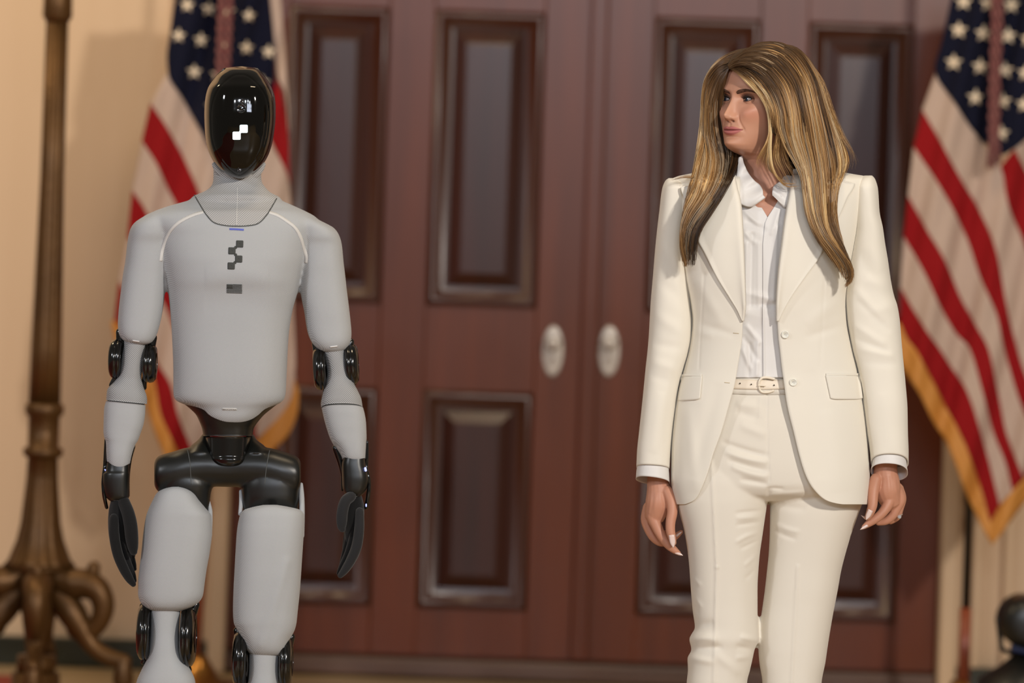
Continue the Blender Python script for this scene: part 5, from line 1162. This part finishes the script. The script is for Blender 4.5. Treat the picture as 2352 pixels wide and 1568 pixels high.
for (x_, y_) in ((1699.7, 880.2), (1725.6, 882.4), (1778, 884.3)):
    D0 = hit(TB, x_, y_)-.0092; c_ = P(x_, y_, D0); V, Fc = lathe(0, 0, [(.0016, 0), (.0016, .0005)], 14)
    link('belt_hole', mesh([(c_.x+v_[0], c_.y-v_[2], c_.z+v_[1]) for v_ in V], Fc), M_dark, blt)
# shoes under the trouser hems (below the picture)
for xa, dd in ((1642, 0), (1816, .03)):
    a = P(xa, 1960, DP+dd); V = []; n = 24
    for (t_, w_2, z_2, h_) in ((-.07, .015, .05, .05), (-.05, .03, .05, .07), (0, .032, .035, .07), (.06, .036, .014, .05), (.12, .034, .013, .035), (.17, .015, .013, .02), (.19, .004, .013, .01)):
        for j in range(n):
            an = 2*pi*j/n; V.append((a.x+w_2*cos(an), a.y-t_, z_2+h_/2+h_/2*sin(an)))
    Fc = grid_faces(7, n, True)
    so = pl('shoe', mesh(V, Fc), M_belt); link('heel', mesh(*tube_w([(a.x, a.y+.055, .013), (a.x, a.y+.05, .06)], [.005, .011], 12, ends=False)), M_belt, so)

# ---- hair -------------------------------------------------------------
GR = [
 [(1674, 157, -.085), (1692, 168, -.10), (1716, 190, -.112), (1742, 216, -.118), (1759, 243, -.118), (1766, 272, -.118), (1766, 302, -.115), (1757, 330, -.11), (1744, 352, -.105), (1737, 370, -.10), (1737, 388, -.098)],
 [(1675, 154, -.082), (1700, 166, -.105), (1732, 192, -.118), (1757, 224, -.124), (1769, 258, -.124), (1771, 300, -.120), (1768, 345, -.116), (1772, 382, -.115), (1788, 413, -.118), (1812, 432, -.125), (1852, 428, -.13)],
 [(1682, 148, -.075), (1722, 164, -.11), (1762, 204, -.13), (1783, 250, -.135), (1789, 292, -.132), (1803, 335, -.128), (1825, 370, -.125), (1842, 400, -.125), (1847, 430, -.13), (1852, 480, -.14), (1868, 530, -.145), (1893, 570, -.145), (1922, 605, -.14)],
 [(1690, 138, -.065), (1740, 150, -.105), (1785, 195, -.135), (1805, 250, -.14), (1812, 300, -.138), (1826, 350, -.132), (1845, 400, -.13), (1852, 450, -.135), (1862, 500, -.142), (1880, 545, -.147), (1908, 585, -.145), (1933, 625, -.14), (1940, 650, -.135)],
 [(1700, 128, -.055), (1760, 138, -.10), (1808, 190, -.13), (1828, 250, -.138), (1836, 310, -.135), (1852, 370, -.13), (1862, 430, -.132), (1870, 490, -.14), (1888, 535, -.147), (1915, 570, -.147), (1940, 605, -.143), (1948, 635, -.138), (1938, 655, -.133)],
 [(1712, 119, -.04), (1785, 126, -.085), (1832, 180, -.115), (1852, 250, -.125), (1864, 320, -.122), (1876, 390, -.12), (1882, 450, -.128), (1888, 510, -.14), (1905, 550, -.147), (1932, 585, -.145), (1952, 615, -.14), (1953, 642, -.136), (1935, 664, -.13)],
 [(1728, 111, -.025), (1805, 115, -.06), (1852, 172, -.085), (1874, 250, -.095), (1890, 330, -.095), (1899, 400, -.10), (1900, 460, -.115), (1904, 515, -.135), (1920, 555, -.143), (1942, 590, -.14), (1958, 618, -.137), (1955, 645, -.132), (1928, 668, -.128)],
 [(1745, 105, -.005), (1820, 109, -.03), (1866, 168, -.045), (1887, 240, -.05), (1907, 315, -.05), (1919, 375, -.06), (1914, 430, -.09), (1910, 490, -.12), (1921, 535, -.13), (1939, 575, -.135), (1951, 605, -.135)],
 [(1765, 101, .02), (1830, 113, .01), (1872, 162, .005), (1892, 214, .005), (1915, 274, 0), (1937, 327, -.0), (1948, 364, -.01), (1941, 390, -.04), (1926, 420, -.08), (1919, 470, -.11), (1922, 515, -.125), (1932, 555, -.13)]]
GL = [
 [(1676, 156, -.06), (1690, 200, -.0), (1698, 300, .01), (1702, 350, -.01), (1694, 378, -.04), (1676, 415, -.085), (1657, 450, -.11), (1632, 490, -.125), (1607, 530, -.13), (1599, 565, -.13), (1597, 598, -.128), (1590, 618, -.125)],
 [(1674, 158, -.075), (1665, 180, -.07), (1657, 210, -.060), (1652, 250, -.045), (1658, 300, -.03), (1672, 350, -.03), (1668, 400, -.065), (1648, 445, -.10), (1618, 485, -.125), (1593, 525, -.13), (1586, 560, -.13), (1587, 595, -.128), (1588, 620, -.125)],
 [(1673, 157, -.07), (1655, 178, -.065), (1643, 210, -.055), (1636, 260, -.045), (1640, 320, -.035), (1650, 370, -.045), (1644, 415, -.08), (1620, 460, -.115), (1594, 495, -.125), (1577, 530, -.13), (1573, 565, -.13), (1577, 595, -.128), (1580, 618, -.125)],
 [(1676, 152, -.06), (1648, 164, -.05), (1630, 197, -.03), (1623, 250, -.02), (1622, 310, -.01), (1626, 360, -.03), (1619, 405, -.07), (1605, 450, -.11), (1584, 485, -.125), (1570, 520, -.13), (1567, 560, -.13), (1571, 592, -.128), (1577, 622, -.125)],
 [(1692, 134, -.035), (1660, 140, -.03), (1631, 166, -.01), (1618, 200, .0), (1615, 255, .01), (1612, 300, .01), (1614, 335, .0), (1612, 370, -.03), (1604, 402, -.07), (1594, 445, -.11), (1576, 482, -.125), (1566, 517, -.13), (1564, 557, -.13), (1568, 592, -.128), (1577, 622, -.125)],
 [(1722, 111, -.01), (1692, 116, .0), (1664, 129, .02), (1640, 147, .03), (1624, 170, .03), (1616, 205, .03), (1613, 255, .035), (1611, 300, .035), (1613, 340, .03), (1609, 372, -.0), (1602, 395, -.04)]]
# top of the head, between the sheets, and a back sheet behind the neck
GT = [[(1674, 158, -.088), (1700, 152, -.105), (1735, 160, -.122), (1770, 190, -.128)], [(1672, 150, -.080), (1705, 138, -.098), (1750, 142, -.112), (1800, 175, -.122)], [(1682, 138, -.065), (1722, 122, -.080), (1772, 124, -.090), (1830, 160, -.092)], [(1700, 122, -.04), (1735, 106, -.05), (1785, 106, -.06), (1845, 145, -.06)], [(1725, 108, -.01), (1755, 99, -.01), (1800, 102, -.02), (1856, 140, -.02)]]
GB = [[(1730, 110, .08), (1650, 150, .10), (1626, 230, .10), (1622, 320, .09), (1626, 400, .08), (1640, 450, .07)],
      [(1755, 104, .09), (1730, 180, .13), (1720, 280, .12), (1720, 380, .10), (1722, 450, .09)],
      [(1775, 104, .09), (1810, 180, .13), (1822, 280, .11), (1826, 380, .07), (1826, 440, .05)],
      [(1790, 106, .08), (1862, 170, .10), (1886, 260, .08), (1905, 340, .05), (1910, 400, .02), (1890, 450, -.02)]]
SB = bvh_of(gmesh(lf), gmesh(rf[:, ::-1]))
def sheetfun(guides, n=46):
    A = np.array([catmull(g_, n) for g_ in guides])           # (G,n,3)
    Gn = len(guides)
    def f(u_):
        out = np.zeros((n, 3)); xs_ = np.arange(Gn)
        for c_ in range(3):
            i = int(min(max(math.floor(u_), 0), Gn-2)); t_ = u_-i; t_ = min(max(t_, -.15), 1.15)
            out[:, c_] = A[i, :, c_]*(1-t_)+A[i+1, :, c_]*t_
        return out
    return f
def clampd(q_, jj=0):
    """keep hair in front of the jacket and lapels"""
    m_ = q_[:, 1] > 372
    if m_.any():
        x_, y_, D0 = q_[m_].T; t_ = np.clip((y_-372)/55, 0, 1); t_ = t_*t_*(3-2*t_)
        yi = np.clip(y_, 388, 1158); fr_ = np.interp(yi, CY, np.arange(len(CY)))
        P5 = [np.interp(yi, CY, c_) for c_ in CT]; c_ = (P5[0]+P5[1])/2; h_ = (P5[1]-P5[0])/2; u_ = np.clip(np.abs((x_-c_)/h_), 0, .999)
        lim = np.where((x_ > 1552) & (x_ < 1978), DP+P5[2]-P5[3]*(1-u_**P5[5])**(1/P5[5])-.019-jj, DP-.082-jj)
        q_[m_, 2] = D0+(np.minimum(D0, lim)-D0)*t_
    return q_
CY = np.linspace(388, 1158, 300); CT = WB.at(CY)
CB = [np.array(srgb(*c_)[:3]) for c_ in ((50, 34, 20), (112, 80, 48), (176, 132, 82), (224, 182, 122), (250, 222, 168), (190, 178, 156))]
def strands(name, guides, count, rootlen, blond, seed, rad=.00085, jit=3.0, dj=.008, par=None, cl=True, clump=18):
    rs = np.random.default_rng(seed); f = sheetfun(guides); Gn = len(guides); V = []; Fc = []; Cc = []
    cl_ = rs.uniform(0, Gn-1, clump*Gn); cl_c = rs.uniform(0, 1, clump*Gn)
    n = 46; tt = np.linspace(0, 1, n); b0 = 0
    for s_ in range(count):
        u_ = rs.uniform(0, Gn-1)
        # pull towards the nearest clump centre
        ci = int(np.argmin(np.abs(cl_-u_))); u_ = u_+(cl_[ci]-u_)*rs.uniform(.1, .6)
        q_ = f(u_).copy(); a = rs.normal(0, 1, 3); b = rs.uniform(0, 2*pi, 3); wv_ = rs.uniform(.6, 1.8)
        env = np.clip(tt*5, 0, 1)
        q_[:, 0] += env*jit*(.55*a[0]+.6*np.sin(wv_*2*pi*tt+b[0])*.6)+(cl_c[ci]-.5)*3*np.sin(2*pi*tt*1.2+cl_c[ci]*9)*env
        q_[:, 1] += env*jit*.5*a[1]
        q_[:, 2] += dj*(rs.uniform(-1, .4))*env+.004*np.sin(6*tt+cl_c[ci]*20)
        q_[:, 2] += DP; end = rs.uniform(.80, 1.0) if rs.random() < .75 else rs.uniform(.6, .92)
        k_ = max(8, int(n*end)); q_ = clampd(q_[:k_], rs.uniform(0, .012)) if cl else q_[:k_]; wv = Pn(q_)
        r_ = rad*rs.uniform(.6, 1.25)*np.clip(1.25-.95*np.linspace(0, 1, k_)**3, .15, 1)
        v_, f_ = tube_w(wv, r_, 3, ends=False); V.append(v_); Fc.append(np.array(f_)+b0); b0 += len(v_)
        tone = np.clip(blond(u_, rs)+.50*(cl_c[ci]-.5)+rs.normal(0, .10), 0, 1)
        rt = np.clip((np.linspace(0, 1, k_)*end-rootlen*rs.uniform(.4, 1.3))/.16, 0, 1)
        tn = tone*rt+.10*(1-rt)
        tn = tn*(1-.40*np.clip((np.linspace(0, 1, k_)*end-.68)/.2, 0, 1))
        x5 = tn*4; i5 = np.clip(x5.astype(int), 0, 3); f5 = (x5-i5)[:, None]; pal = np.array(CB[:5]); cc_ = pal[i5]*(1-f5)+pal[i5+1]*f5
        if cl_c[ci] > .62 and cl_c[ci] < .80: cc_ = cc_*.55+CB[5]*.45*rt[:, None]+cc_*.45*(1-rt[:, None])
        Cc.append(np.repeat(cc_, 3, 0))
    V = np.concatenate(V); Fc = np.concatenate(Fc); me = bpy.data.meshes.new(name); me.from_pydata(V.tolist(), [], Fc.tolist()); me.update()
    ca = np.ones((len(V), 4)); ca[:, :3] = np.concatenate(Cc); addcol(me, ca)
    return link(name, me, M_hair, par or person, kind='stuff')
def basesheet(name, guides, off, par, n=40, m=60, y_end=1.0, cl=True):
    f = sheetfun(guides); us = np.linspace(0, len(guides)-1, m); g = []
    for u_ in us:
        q_ = f(u_).copy(); q_ = q_[:int(46*y_end)]; q_[:, 2] += DP; q_ = clampd(q_) if cl else q_; q_[:, 2] += off; g.append(q_)
    g = np.array(g); return link(name, gmesh(g), M_hairbase, par, solid=.004, offset=0)
GU = [g_[:6] for g_ in GR[1:3]]
hr = basesheet('hair', GR[2:], .012, person, y_end=.93); hr['label'] = 'long blonde-brown highlighted hair'
basesheet('hair_volume', GL, .012, hr, y_end=.93); basesheet('hair_volume', GB, 0, hr, cl=False, y_end=.9)
def bl_r(u_, rs): return .90-.06*u_ if u_ < 1.2 else .62+.20*np.sin(u_*3.1)-.03*u_
def bl_l(u_, rs): return -.12+.22*u_ if u_ < 2.2 else .38+.06*u_
strands('hair_strands', GR[:2], 420, .02, lambda u_, rs: .95, 1, jit=2.0, dj=.005, par=hr, clump=10, rad=.0006)
basesheet('hair_volume', GU, .010, hr)
strands('hair_strands', GU, 420, .3, lambda u_, rs: .7, 11, par=hr, jit=3, rad=.0007, clump=20)
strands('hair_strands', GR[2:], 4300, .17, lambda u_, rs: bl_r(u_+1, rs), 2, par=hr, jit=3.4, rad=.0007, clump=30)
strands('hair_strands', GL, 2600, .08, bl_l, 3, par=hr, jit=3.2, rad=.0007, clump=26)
strands('hair_strands', GB, 700, .2, lambda u_, rs: .15, 4, par=hr, jit=5, cl=False)
basesheet('hair_volume', GT, .008, hr, cl=False)
strands('hair_strands', GT, 900, .8, lambda u_, rs: .35, 5, par=hr, jit=3, dj=.004, cl=False)
# loose wisps
GW = [[(1820, 112, -.02), (1880, 180, -.03), (1905, 250, -.03), (1930, 310, -.02), (1958, 350, -.02), (1975, 385, -.02)], [(1840, 118, .0), (1885, 185, .0), (1912, 255, .0), (1938, 315, 0), (1955, 360, .0), (1942, 400, -.01)]]
strands('hair_wisps', GW, 60, .1, lambda u_, rs: .45, 6, rad=.0003, jit=7, par=hr)
GW2 = [[(1783, 200, -.13), (1790, 260, -.13), (1780, 320, -.12), (1764, 360, -.11), (1776, 400, -.115), (1800, 425, -.12)], [(1790, 200, -.135), (1800, 270, -.135), (1800, 330, -.125), (1812, 370, -.12), (1830, 400, -.12), (1838, 440, -.13)]]
strands('hair_wisps', GW2, 90, .05, lambda u_, rs: .6, 8, rad=.0004, jit=4, par=hr, clump=4)
GW3 = [[(1612, 330, .0), (1606, 370, -.02), (1598, 398, -.06), (1565, 402, -.085), (1534, 412, -.09)], [(1614, 350, .0), (1610, 390, -.04), (1600, 410, -.08), (1572, 412, -.09), (1540, 414, -.092)]]
strands('hair_wisps', GW3, 26, .05, lambda u_, rs: .6, 9, rad=.0004, jit=3, par=hr, clump=4)
